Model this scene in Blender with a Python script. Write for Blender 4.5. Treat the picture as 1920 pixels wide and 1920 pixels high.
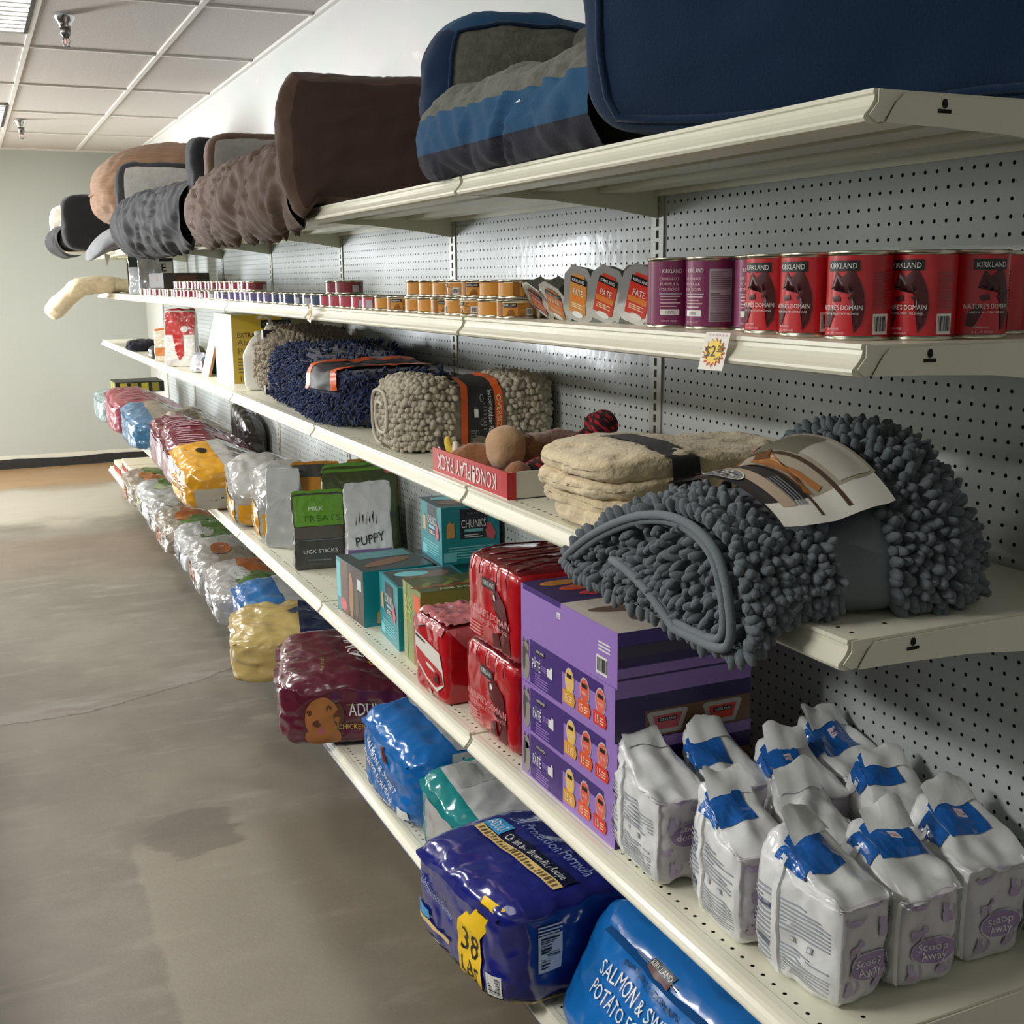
import bpy, bmesh, math, random
from mathutils import Vector, Matrix, noise

for o in list(bpy.data.objects):
    bpy.data.objects.remove(o)
SC = bpy.context.scene
COL = SC.collection
PI = math.pi

# ---------------------------------------------------------------- camera
ZF = 0.11
def cam_axes(yaw, pitch, roll):
    fw = Vector((math.sin(yaw) * math.cos(pitch), math.cos(yaw) * math.cos(pitch), math.sin(pitch)))
    rt = Vector((math.cos(yaw), -math.sin(yaw), 0.0))
    up = rt.cross(fw)
    c, s = math.cos(roll), math.sin(roll)
    return c * rt + s * up, -s * rt + c * up, fw
cam = bpy.data.cameras.new('camera')
cam.sensor_width = 36.0
cam.lens = 2210.78 / 1920.0 * 36.0
cam.clip_start = 0.02
cam_ob = bpy.data.objects.new('camera', cam)
COL.objects.link(cam_ob)
_r, _u, _f = cam_axes(0.42716, -0.196077, -0.009774)
_m = Matrix((_r, _u, -_f)).transposed().to_4x4()
_m.translation = Vector((-1.40449, -3.47153, 1.54314 + ZF))
cam_ob.matrix_world = _m
SC.camera = cam_ob

# ---------------------------------------------------------------- world, lights, exposure
W = bpy.data.worlds.new('world'); SC.world = W
W.use_nodes = True
W.node_tree.nodes['Background'].inputs[0].default_value = (0.75, 0.80, 0.88, 1)
W.node_tree.nodes['Background'].inputs[1].default_value = 0.12
def area(name, loc, rot, sx, sy, power, col, spread=PI):
    l = bpy.data.lights.new(name, 'AREA'); l.shape = 'RECTANGLE'; l.size = sx; l.size_y = sy
    l.energy = power; l.color = col; l.spread = spread
    o = bpy.data.objects.new(name, l); COL.objects.link(o); o.location = loc; o.rotation_euler = rot
    return o
# daylight through the shop window in the far wall, left of the frame
area('window_daylight', (-5.05, 7.90, 1.30), (math.radians(-90), 0, 0), 1.7, 1.9, 620, (0.93, 0.97, 1.0))
# ceiling troffers (lamps sit just under their lenses)
for tx, ty, pw in ((-1.33, 2.13, 18), (-1.33, 5.79, 14), (-1.33, -1.53, 4), (-3.8, 2.13, 110), (-3.8, 5.79, 60), (-3.8, -1.5, 110)):
    area('troffer_lamp', (tx, ty, 2.74), (0, 0, 0), 0.5, 1.1, pw, (1.0, 0.985, 0.95))
SC.view_settings.view_transform = 'Standard'
SC.view_settings.look = 'None'
SC.view_settings.gamma = 1.0
SC.view_settings.use_curve_mapping = False
SC.view_settings.exposure = 0.48
# ---------------------------------------------------------------- materials
def srgb(r, g, b):
    f = lambda c: (c / 255 / 12.92) if c / 255 <= 0.04045 else ((c / 255 + 0.055) / 1.055) ** 2.4
    return (f(r), f(g), f(b))
MATS = {}
def mat(name, col, rough=0.5, metal=0.0, coat=0.0, sheen=0.0, bump=None, var=None, spec=0.5, trans=0.0, alpha=1.0, emit=None):
    """col 0-255 sRGB; bump=(kind, scale, strength, distance); var=(scale, amount, stretch)"""
    if name in MATS: return MATS[name]
    m = bpy.data.materials.new(name); m.use_nodes = True
    nt = m.node_tree; N = nt.nodes; L = nt.links
    b = N['Principled BSDF']
    c = srgb(*col)
    b.inputs['Base Color'].default_value = (*c, 1)
    b.inputs['Roughness'].default_value = rough
    b.inputs['Metallic'].default_value = metal
    b.inputs['Coat Weight'].default_value = coat
    b.inputs['Coat Roughness'].default_value = 0.12
    b.inputs['Sheen Weight'].default_value = sheen
    b.inputs['Sheen Roughness'].default_value = 0.6
    b.inputs['Specular IOR Level'].default_value = spec
    b.inputs['Transmission Weight'].default_value = trans
    b.inputs['Alpha'].default_value = alpha
    if emit:
        b.inputs['Emission Color'].default_value = (*srgb(*emit[0]), 1)
        b.inputs['Emission Strength'].default_value = emit[1]
    tc = N.new('ShaderNodeTexCoord')
    if bump:
        kind, sc, st, dist = bump
        if kind == 'voronoi':
            t = N.new('ShaderNodeTexVoronoi'); t.inputs['Scale'].default_value = sc; out = t.outputs['Distance']
        elif kind == 'crinkle':
            t0 = N.new('ShaderNodeTexNoise'); t0.inputs['Scale'].default_value = sc * 0.4; t0.inputs['Detail'].default_value = 2
            L.new(tc.outputs['Object'], t0.inputs['Vector'])
            mx = N.new('ShaderNodeMixRGB'); mx.inputs[0].default_value = 0.12
            L.new(tc.outputs['Object'], mx.inputs[1]); L.new(t0.outputs['Color'], mx.inputs[2])
            t = N.new('ShaderNodeTexVoronoi'); t.feature = 'F1'; t.inputs['Scale'].default_value = sc
            L.new(mx.outputs[0], t.inputs['Vector']); out = t.outputs['Distance']
        else:
            t = N.new('ShaderNodeTexNoise'); t.inputs['Scale'].default_value = sc; t.inputs['Detail'].default_value = 5; out = t.outputs['Fac']
        if kind != 'crinkle': L.new(tc.outputs['Object'], t.inputs['Vector'])
        bp = N.new('ShaderNodeBump'); bp.inputs['Strength'].default_value = st; bp.inputs['Distance'].default_value = dist
        L.new(out, bp.inputs['Height']); L.new(bp.outputs[0], b.inputs['Normal'])
        if coat: L.new(bp.outputs[0], b.inputs['Coat Normal'])
    if var:
        t = N.new('ShaderNodeTexNoise'); t.inputs['Scale'].default_value = var[0]; t.inputs['Detail'].default_value = 4
        src = tc.outputs['Object']
        if len(var) > 2:
            mp = N.new('ShaderNodeMapping'); mp.inputs['Scale'].default_value = var[2]
            L.new(src, mp.inputs['Vector']); src = mp.outputs[0]
        L.new(src, t.inputs['Vector'])
        r = N.new('ShaderNodeValToRGB')
        a = var[1]
        r.color_ramp.elements[0].position = 0.3; r.color_ramp.elements[1].position = 0.7
        r.color_ramp.elements[0].color = (*[max(0, x * (1 - a)) for x in c], 1)
        r.color_ramp.elements[1].color = (*[min(1, x * (1 + a)) for x in c], 1)
        L.new(t.outputs['Fac'], r.inputs[0]); L.new(r.outputs[0], b.inputs['Base Color'])
    MATS[name] = m
    return m
def film(name, col, rough=0.28, coat=0.5, st=0.35, sc=26):     # glossy printed plastic film
    return mat(name, col, rough, coat=coat, bump=('crinkle', sc, st, 0.01))
def card(name, col, rough=0.38):                               # printed carton
    return mat(name, col, rough, coat=0.15, bump=('noise', 60, 0.03, 0.01))
def ink(name, col, rough=0.35):
    return mat('ink_' + name, col, rough)
WHITE = ink('white', (232, 232, 228)); BLACK = ink('black', (22, 22, 24)); GREY = ink('grey', (120, 122, 130))

# ---------------------------------------------------------------- mesh builder
FONT = {}
def glyphs(s):
    if s not in FONT:
        cu = bpy.data.curves.new('t', 'FONT'); cu.body = s; cu.resolution_u = 2
        ob = bpy.data.objects.new('t', cu)
        me = ob.to_mesh()
        vs = [(v.co.x, v.co.y) for v in me.vertices]; fs = [tuple(p.vertices) for p in me.polygons]
        ob.to_mesh_clear(); bpy.data.objects.remove(ob); bpy.data.curves.remove(cu)
        FONT[s] = (vs, fs, max([v[0] for v in vs] or [1]), max([v[1] for v in vs] or [1]))
    return FONT[s]
class MB:
    def __init__(s): s.v = []; s.f = []; s.mi = []; s.sm = []; s.mats = []
    def slot(s, m):
        if m not in s.mats: s.mats.append(m)
        return s.mats.index(m)
    def add(s, vs, fs, m, smooth=False, M=None):
        o = len(s.v); k = s.slot(m)
        s.v += [tuple(M @ Vector(v)) if M else tuple(v) for v in vs]
        for f in fs:
            s.f.append(tuple(i + o for i in f)); s.mi.append(k); s.sm.append(smooth)
        return s
    def box(s, x0, y0, z0, x1, y1, z1, m, M=None):
        vs = [(x, y, z) for x in (x0, x1) for y in (y0, y1) for z in (z0, z1)]
        fs = [(0, 1, 3, 2), (4, 6, 7, 5), (0, 4, 5, 1), (2, 3, 7, 6), (0, 2, 6, 4), (1, 5, 7, 3)]
        return s.add(vs, fs, m, False, M)
    def grid(s, fn, nu, nv, m, cu=False, cv=False, smooth=True, M=None):
        vs = []; fs = []
        ku = nu if cu else nu + 1; kv = nv if cv else nv + 1
        for i in range(ku):
            for j in range(kv): vs.append(fn(i / nu, j / nv))
        for i in range(nu):
            for j in range(nv):
                a, b = i, (i + 1) % ku; c, d = j, (j + 1) % kv
                fs.append((a * kv + c, b * kv + c, b * kv + d, a * kv + d))
        return s.add(vs, fs, m, smooth, M)
    def lathe(s, prof, n, m, M=None, smooth=True):
        return s.grid(lambda u, v: _prof(prof, v, u), n, len(prof) - 1, m, True, False, smooth, M)
    def tube(s, pts, r, n, m, closed=False, M=None, caps=True):
        pts = [Vector(p) for p in pts]; k = len(pts); rr = r if callable(r) else (lambda t: r)
        vs = []; prev = None
        for i, p in enumerate(pts):
            t = (pts[(i + 1) % k] - pts[i - 1]) if (closed or 0 < i < k - 1) else (pts[1] - pts[0] if i == 0 else pts[-1] - pts[-2])
            t.normalize()
            if prev is None: a = t.orthogonal().normalized()
            else: a = (prev - t * prev.dot(t)).normalized()
            prev = a; b = t.cross(a); q = rr(i / max(1, k - 1))
            for j in range(n):
                th = 2 * PI * j / n; vs.append(p + (a * math.cos(th) + b * math.sin(th)) * q)
        fs = []
        for i in range(k if closed else k - 1):
            for j in range(n):
                i2 = (i + 1) % k
                fs.append((i * n + j, i * n + (j + 1) % n, i2 * n + (j + 1) % n, i2 * n + j))
        if caps and not closed:
            fs.append(tuple(range(n - 1, -1, -1))); fs.append(tuple((k - 1) * n + j for j in range(n)))
        return s.add(vs, fs, m, True, M)
    def extr(s, poly, h, m, M=None, smooth=False):       # 2D polygon extruded along +z
        n = len(poly)
        vs = [(x, y, 0) for x, y in poly] + [(x, y, h) for x, y in poly]
        fs = [tuple(range(n - 1, -1, -1)), tuple(range(n, 2 * n))] + [(i, (i + 1) % n, n + (i + 1) % n, n + i) for i in range(n)]
        return s.add(vs, fs, m, smooth, M)
    # --- print on a surface: fn(a, b, eps) -> point
    def rect(s, fn, a0, b0, a1, b1, m, na=4, nb=4, eps=.0007):
        return s.grid(lambda u, v: fn(a0 + (a1 - a0) * u, b0 + (b1 - b0) * v, eps), na, nb, m)
    def disc(s, fn, ca, cb, ra, rb, m, n=18, eps=.0009, rot=0):
        c, d = math.cos(rot), math.sin(rot)
        def g(u, v):
            x = ra * v * math.cos(2 * PI * u); y = rb * v * math.sin(2 * PI * u)
            return fn(ca + x * c - y * d, cb + x * d + y * c, eps)
        return s.grid(g, n, 3, m, True)
    def poly(s, fn, pts, m, eps=.0010):
        ca = sum(p[0] for p in pts) / len(pts); cb = sum(p[1] for p in pts) / len(pts); n = len(pts)
        vs = [fn(ca, cb, eps)] + [fn(ca + (p[0] - ca) * .5, cb + (p[1] - cb) * .5, eps) for p in pts] + [fn(p[0], p[1], eps) for p in pts]
        fs = []
        for i in range(n):
            j = (i + 1) % n
            fs += [(0, 1 + i, 1 + j), (1 + i, 1 + n + i, 1 + n + j, 1 + j)]
        return s.add(vs, fs, m, True)
    def text(s, fn, t, ca, cb, size, m, eps=.0014, align='c', width=None, rot=0, sx=1.0):
        vs, fs, w, h = glyphs(t)
        k = size / 0.73
        kx = k * sx if width is None else width / w
        ox = {'c': -w * kx / 2, 'l': 0, 'r': -w * kx}[align]
        c, d = math.cos(rot), math.sin(rot)
        def g(x, y):
            x = x * kx + ox; y = y * k - size / 2
            return fn(ca + x * c - y * d, cb + x * d + y * c, eps)
        return s.add([g(x, y) for x, y in vs], fs, m)
    def lines(s, fn, a0, b0, a1, b1, n, m, seed=0, eps=.0009, fill=.45):     # a block of small print
        r = random.Random(seed)
        st = (b1 - b0) / n
        for i in range(n):
            e = a1 if r.random() < .75 else a0 + (a1 - a0) * r.uniform(.4, .9)
            s.rect(fn, a0, b0 + st * i, e, b0 + st * (i + fill), m, 3, 1, eps)
        return s
    def barcode(s, fn, a0, b0, a1, b1, seed=0, vert=False, eps=.0008):
        r = random.Random(seed)
        s.rect(fn, a0, b0, a1, b1, WHITE, 2, 2, eps)
        lo, hi = (b0, b1) if vert else (a0, a1)
        mg = (hi - lo) * .1; x = lo + mg
        w = (hi - lo) / 42
        while x < hi - mg:
            k = w * r.choice((1, 1, 2, 2.6))
            if vert: s.rect(fn, a0 + (a1 - a0) * .12, x, a1 - (a1 - a0) * .12, x + k, BLACK, 1, 1, eps + .0004)
            else: s.rect(fn, x, b0 + (b1 - b0) * .15, x + k, b1 - (b1 - b0) * .12, BLACK, 1, 1, eps + .0004)
            x += k + w * r.choice((1, 1.3, 2))
        return s
    def paw(s, fn, a, b, r, m):
        s.disc(fn, a, b - r * .2, r * .5, r * .42, m, 10)
        for x, y in ((-.75, .3), (-.28, .75), (.28, .75), (.75, .3)): s.disc(fn, a + x * r, b + y * r, r * .2, r * .27, m, 8)
        return s
    def mesh(s, name, weld=0):
        me = bpy.data.meshes.new(name)
        me.from_pydata(s.v, [], s.f)
        for m in s.mats: me.materials.append(m)
        me.polygons.foreach_set('material_index', s.mi)
        me.polygons.foreach_set('use_smooth', s.sm)
        if weld:
            bm = bmesh.new(); bm.from_mesh(me)
            bmesh.ops.remove_doubles(bm, verts=bm.verts, dist=weld)
            bmesh.ops.recalc_face_normals(bm, faces=bm.faces)
            bm.to_mesh(me); bm.free()
        me.update()
        return me
    def obj(s, name, parent=None, weld=1e-6, label=None, loc=None):
        o = bpy.data.objects.new(name, s.mesh(name, weld)); COL.objects.link(o)
        if parent: o.parent = parent
        if label: o['label'] = label
        if loc: o.location = loc
        return o
def _prof(prof, v, u):
    r, z = prof[min(len(prof) - 1, int(round(v * (len(prof) - 1))))]
    return (r * math.cos(2 * PI * u), r * math.sin(2 * PI * u), z)

def tag(o, label, cat, group=None):
    o['label'] = label; o['category'] = cat
    if group: o['group'] = group
    return o
def thing(name, label, cat, loc=(0, 0, 0), rz=0.0, group=None, rot=None):
    o = bpy.data.objects.new(name, None); COL.objects.link(o)
    o.empty_display_size = 0.05
    o.location = loc; o.rotation_euler = rot if rot else (0, 0, rz)
    return tag(o, label, cat, group)
def struct(name, mb, loc=None):
    o = mb.obj(name, None, 0, None, loc); o['kind'] = 'structure'
    return o
def dup(root, label=None, loc=None, rz=None, group=None):
    r = root.copy(); COL.objects.link(r)
    if loc: r.location = loc
    if rz is not None: r.rotation_euler = (0, 0, rz)
    if label: r['label'] = label
    if group: r['group'] = group
    for c in list(root.children):
        d = c.copy(); COL.objects.link(d); d.parent = r
        for g in list(c.children):
            e = g.copy(); COL.objects.link(e); e.parent = d
    return r

# ---------------------------------------------------------------- soft-box solids
AX = {'-x': lambda a, b: (-1, -a, b), '+x': lambda a, b: (1, a, b), '-y': lambda a, b: (a, -1, b),
      '+y': lambda a, b: (-a, 1, b), '+z': lambda a, b: (a, b, 1), '-z': lambda a, b: (a, -b, -1)}
class Soft:
    """rounded, wrinkled box: w along x, d along y, h along z, base at z=0. shape(v, q) bends it."""
    def __init__(s, w, d, h, n=6, amp=.003, freq=14, seed=0, shape=None, ridged=True, flat=True):
        s.D = (w, d, h); s.n = n; s.amp = amp; s.fr = freq; s.o = Vector((seed * 3.7, seed * 1.3, seed * 7.1)); s.shape = shape; s.ridged = ridged; s.flat = flat
    def pt(s, p, eps=0.0):
        w, d, h = s.D
        x, y, z = p
        k = (abs(x) ** s.n + abs(y) ** s.n + abs(z) ** s.n) ** (1 / s.n)
        q = Vector((x / k, y / k, z / k))
        v = Vector((q.x * w / 2, q.y * d / 2, (q.z * .5 + .5) * h))
        m = max(abs(q.x), abs(q.y), abs(q.z))
        dr = Vector([math.copysign(max(0, abs(c) / m - .6) / .4, c) for c in q]); dr.normalize()
        if s.amp:
            f = noise.fractal(v * s.fr + s.o, 1.0, 2.0, 3)
            if s.ridged: f = .5 - abs(f) * 1.6
            v = v + dr * (s.amp * f)
        v = v + dr * eps
        if s.shape: v = s.shape(v, q)
        if s.flat and v.z < 0: v.z = 0
        return v
    def fn(s, face):
        g = AX[face]
        return lambda a, b, e=0.0: s.pt(g(a, b), e + (.0022 if e else 0))
    def fm(s, face):      # metric: a, b in metres from the face centre
        g = AX[face]; w, d, h = s.D
        ha, hb = {'x': (d, h), 'y': (w, h), 'z': (w, d)}[face[1]]
        return lambda a, b, e=0.0: s.pt(g(2 * a / ha, 2 * b / hb), e + (.0016 if e else 0))
    def build(s, mb, m, res=14, faces=None):
        for f in AX:
            mm = faces.get(f, m) if faces else m
            g = AX[f]
            mb.grid(lambda u, v: s.pt(g(u * 2 - 1, v * 2 - 1)), res, res, mm)
        return mb
def boxfn(x0, y0, z0, x1, y1, z1):
    """metric face functions of a plain box"""
    cx, cy, cz = (x0 + x1) / 2, (y0 + y1) / 2, (z0 + z1) / 2
    return {'-x': lambda a, b, e=0.0: (x0 - e, cy - a, cz + b), '+x': lambda a, b, e=0.0: (x1 + e, cy + a, cz + b),
            '-y': lambda a, b, e=0.0: (cx + a, y0 - e, cz + b), '+y': lambda a, b, e=0.0: (cx - a, y1 + e, cz + b),
            '+z': lambda a, b, e=0.0: (cx + a, cy + b, z1 + e)}
# ---------------------------------------------------------------- room shell
X0, X1, Y0, Y1, H = -7.0, 0.12, -6.2, 8.0, 2.787
def nodes(m): return m.node_tree.nodes, m.node_tree.links
def floor_material():
    m = bpy.data.materials.new('concrete'); m.use_nodes = True; N, L = nodes(m); b = N['Principled BSDF']
    geo = N.new('ShaderNodeNewGeometry'); P = geo.outputs['Position']
    def noise_(sc, det=5, rough=.6, stretch=None):
        t = N.new('ShaderNodeTexNoise'); t.inputs['Scale'].default_value = sc; t.inputs['Detail'].default_value = det; t.inputs['Roughness'].default_value = rough
        src = P
        if stretch:
            mp = N.new('ShaderNodeMapping'); mp.inputs['Scale'].default_value = stretch; L.new(P, mp.inputs[0]); src = mp.outputs[0]
        L.new(src, t.inputs['Vector']); return t.outputs['Fac']
    def M(op, a, b_=None, c=None):
        n = N.new('ShaderNodeMath'); n.operation = op
        for i, v in enumerate((a, b_, c)):
            if v is None: continue
            if isinstance(v, (int, float)): n.inputs[i].default_value = v
            else: L.new(v, n.inputs[i])
        return n.outputs[0]
    def ramp(v, lo, hi):
        n = N.new('ShaderNodeMapRange'); n.interpolation_type = 'SMOOTHSTEP'
        L.new(v, n.inputs[0]); n.inputs[1].default_value = lo; n.inputs[2].default_value = hi; return n.outputs[0]
    def mix(f, a, c):
        n = N.new('ShaderNodeMixRGB'); L.new(f, n.inputs[0]) if not isinstance(f, float) else None
        for i, v in ((1, a), (2, c)):
            if isinstance(v, tuple): n.inputs[i].default_value = (*srgb(*v), 1)
            else: L.new(v, n.inputs[i])
        return n.outputs[0]
    sep = N.new('ShaderNodeSeparateXYZ'); L.new(P, sep.inputs[0]); x, y = sep.outputs[0], sep.outputs[1]
    n1 = noise_(1.6, 6); n2 = noise_(6, 6, .65, (.5, 1.6, 1)); n3 = noise_(45, 4, .7); n4 = noise_(2.2, 3)
    c = mix(ramp(n1, .35, .68), (110, 103, 91), (130, 123, 110))
    c = mix(M('MULTIPLY', ramp(n2, .5, .72), .55), c, (150, 143, 130))
    c = mix(M('MULTIPLY', ramp(n4, .55, .7), .35), c, (100, 93, 80))
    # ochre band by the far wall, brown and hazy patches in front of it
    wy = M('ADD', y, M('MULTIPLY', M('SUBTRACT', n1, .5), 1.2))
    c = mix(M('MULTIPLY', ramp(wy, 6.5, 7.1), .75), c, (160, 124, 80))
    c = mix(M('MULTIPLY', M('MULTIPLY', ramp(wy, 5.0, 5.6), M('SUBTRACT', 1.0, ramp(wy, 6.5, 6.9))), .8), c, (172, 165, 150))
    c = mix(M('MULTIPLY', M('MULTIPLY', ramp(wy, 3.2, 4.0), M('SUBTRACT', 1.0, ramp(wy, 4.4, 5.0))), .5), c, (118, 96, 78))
    # paler panel where an old fixture stood, with a hard left edge
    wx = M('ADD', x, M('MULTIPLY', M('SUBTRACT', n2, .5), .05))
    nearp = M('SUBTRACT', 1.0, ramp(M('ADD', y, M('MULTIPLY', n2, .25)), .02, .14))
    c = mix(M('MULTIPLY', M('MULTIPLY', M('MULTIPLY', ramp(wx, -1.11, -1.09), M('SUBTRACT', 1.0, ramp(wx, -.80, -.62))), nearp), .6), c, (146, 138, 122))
    c = mix(M('MULTIPLY', M('MULTIPLY', ramp(wx, -.76, -.64), nearp), .45), c, (104, 93, 73))  # darker strip along the deck, its shade put into the floor colour
    # dark stain
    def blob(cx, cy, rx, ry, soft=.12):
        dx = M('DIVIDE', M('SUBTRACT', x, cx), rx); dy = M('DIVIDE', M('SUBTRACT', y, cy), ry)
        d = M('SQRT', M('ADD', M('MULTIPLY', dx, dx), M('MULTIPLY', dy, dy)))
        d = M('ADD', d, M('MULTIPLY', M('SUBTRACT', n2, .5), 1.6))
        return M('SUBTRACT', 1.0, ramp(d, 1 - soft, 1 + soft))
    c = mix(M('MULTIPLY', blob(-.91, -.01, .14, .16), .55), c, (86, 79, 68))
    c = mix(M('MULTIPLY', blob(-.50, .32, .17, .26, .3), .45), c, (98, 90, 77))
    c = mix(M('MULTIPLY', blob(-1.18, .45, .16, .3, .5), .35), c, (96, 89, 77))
    # hairline crack with a pale repaired strip beside it
    yc = M('ADD', M('ADD', 1.20, M('MULTIPLY', M('POWER', M('MAXIMUM', M('ADD', x, 1.2), 0.0), 1.5), .49)), M('MULTIPLY', M('SUBTRACT', noise_(7, 4), .5), .10))
    dcr = M('SUBTRACT', y, yc)
    c = mix(M('MULTIPLY', M('MULTIPLY', ramp(dcr, 0.0, .02), M('SUBTRACT', 1.0, ramp(dcr, .08, .22))), ramp(n2, .35, .6)), c, (142, 137, 128))
    c = mix(M('MULTIPLY', M('SUBTRACT', 1.0, ramp(M('ABSOLUTE', dcr), .002, .008)), .8), c, (66, 58, 48))
    c = mix(M('MULTIPLY', ramp(n3, .62, .8), .25), c, (92, 86, 74))
    L.new(c, b.inputs['Base Color'])
    L.new(M('ADD', .34, M('MULTIPLY', n2, .25)), b.inputs['Roughness'])
    bp = N.new('ShaderNodeBump'); bp.inputs['Strength'].default_value = .08; bp.inputs['Distance'].default_value = .01
    L.new(n3, bp.inputs['Height']); L.new(bp.outputs[0], b.inputs['Normal'])
    return m
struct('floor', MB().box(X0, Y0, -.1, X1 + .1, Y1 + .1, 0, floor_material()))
wall_side = mat('painted_wall_side', (214, 214, 206), .5, var=(2.5, .05), bump=('noise', 3, .15, .02))
wall_grey = mat('painted_wall_grey', (184, 189, 184), .6, var=(1.2, .03), bump=('noise', 90, .05, .005))
# right wall behind the shelving with scraped paint patches above the shelves
def scraped():
    m = bpy.data.materials.new('scraped_wall_paint'); m.use_nodes = True; N, L = nodes(m); b = N['Principled BSDF']
    g = N.new('ShaderNodeNewGeometry'); mp = N.new('ShaderNodeMapping'); mp.inputs['Scale'].default_value = (1, 1.2, 2.6); mp.inputs['Rotation'].default_value = (.5, 0, 0)
    L.new(g.outputs['Position'], mp.inputs[0])
    t = N.new('ShaderNodeTexNoise'); t.inputs['Scale'].default_value = 1.5; t.inputs['Detail'].default_value = 7; t.inputs['Roughness'].default_value = .55; L.new(mp.outputs[0], t.inputs['Vector'])
    r = N.new('ShaderNodeValToRGB'); e = r.color_ramp.elements
    e[0].position = .34; e[0].color = (*srgb(206, 212, 206), 1); e[1].position = .60; e[1].color = (*srgb(214, 210, 208), 1)
    for p, c in ((.645, (214, 208, 207)), (.675, (230, 226, 224)), (.72, (214, 206, 206))):
        q = e.new(p); q.color = (*srgb(*c), 1)
    L.new(t.outputs['Fac'], r.inputs[0]); L.new(r.outputs[0], b.inputs['Base Color']); b.inputs['Roughness'].default_value = .5
    bp = N.new('ShaderNodeBump'); bp.inputs['Strength'].default_value = .2; bp.inputs['Distance'].default_value = .02; L.new(t.outputs['Fac'], bp.inputs['Height']); L.new(bp.outputs[0], b.inputs['Normal'])
    return m
struct('wall_right', MB().box(X1, Y0, 0, X1 + .1, Y1 + .1, H, scraped()))
# far wall with the shop window opening (left of the frame)
wf = MB()
wf.box(X0, Y1, 0, -5.9, Y1 + .1, H, wall_grey).box(-5.9, Y1, 0, -4.2, Y1 + .1, .25, wall_grey).box(-5.9, Y1, 2.3, -4.2, Y1 + .1, H, wall_grey).box(-4.2, Y1, 0, X1, Y1 + .1, H, wall_grey)
struct('wall_far', wf)
wl = MB()
wl.box(X0 - .1, Y0, 0, X0, Y1 + .1, H, wall_grey)
struct('wall_left', wl)
struct('wall_near', MB().box(X0 - .1, Y0 - .1, 0, X1 + .1, Y0, H, wall_grey))
alu = mat('window_aluminium', (150, 152, 155), .35, .9)
def window(name, pts):
    w = MB()
    for a in pts: w.box(*a, alu)
    struct(name, w)
window('window_1', [(-5.9, Y1 + .02, .25, -5.84, Y1 + .08, 2.3), (-4.26, Y1 + .02, .25, -4.2, Y1 + .08, 2.3), (-5.08, Y1 + .02, .25, -5.02, Y1 + .08, 2.3), (-5.9, Y1 + .02, .25, -4.2, Y1 + .08, .31), (-5.9, Y1 + .02, 2.24, -4.2, Y1 + .08, 2.3)])
# rubber base along the far wall and the ragged unpainted strip above it
rub = mat('rubber_base', (40, 40, 42), .55)
rr = random.Random(3)
bb = MB(); top = []
x = -2.7
while x < X1: top.append((x, .083 + .012 * noise.noise(Vector((x * 2.3, 0, 5))) + rr.uniform(-.002, .002))); x += .045
top.append((X1, .085))
poly = [(-2.7, 0)] + top[:] + [(X1, 0)]
def strip(mb, xs_lo, xs_hi, y0, y1, m):
    n = len(xs_lo)
    vs = []
    for (xa, za), (xb, zb) in zip(xs_lo, xs_hi):
        vs += [(xa, y1, za), (xb, y1, zb), (xa, y0, za), (xb, y0, zb)]
    fs = []
    for i in range(n - 1):
        a = i * 4; b = a + 4
        fs += [(a + 2, b + 2, b + 3, a + 3), (a + 3, b + 3, b + 1, a + 1), (a + 2, a, b, b + 2)]
    fs += [(0, 2, 3, 1), (n * 4 - 4, n * 4 - 3, n * 4 - 1, n * 4 - 2)]
    mb.add(vs, fs, m)
strip(bb, [(p[0], 0) for p in top], top, Y1 - .012, Y1, rub)
struct('baseboard_far', bb)
bb = MB()
strip(bb, [(p[0], p[1] - .004) for p in top], [(p[0], .118 + .006 * noise.noise(Vector((p[0] * 1.1, 3, 0)))) for p in top], Y1 - .004, Y1, mat('bare_plaster', (222, 220, 206), .8))
struct('trim_1', bb)
# ceiling: 2 x 4 ft lay-in tiles in a white tee grid
tile = mat('ceiling_tile', (196, 190, 184), .9, var=(160, .12), bump=('noise', 240, .3, .01))
struct('ceiling', MB().box(X0 - .1, Y0 - .1, H + .012, X1 + .1, Y1 + .1, H + .06, tile))
tee = mat('ceiling_tee', (226, 222, 216), .45)
TX = [-.385 - .63 * k for k in range(11)]
TY = [8.0 - 1.219 * k + -.02 for k in range(1, 12)]
g = MB()
for tx in TX: g.box(tx - .012, Y0, H, tx + .012, Y1, H + .012, tee)
for ty in TY: g.box(X0, ty - .012, H + .002, X1, ty + .012, H + .013, tee)
g.box(X1 - .022, Y0, H - .003, X1, Y1, H + .012, tee).box(X0, Y1 - .022, H - .003, X1, Y1, H + .012, tee)
struct('trim_2', g)
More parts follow.
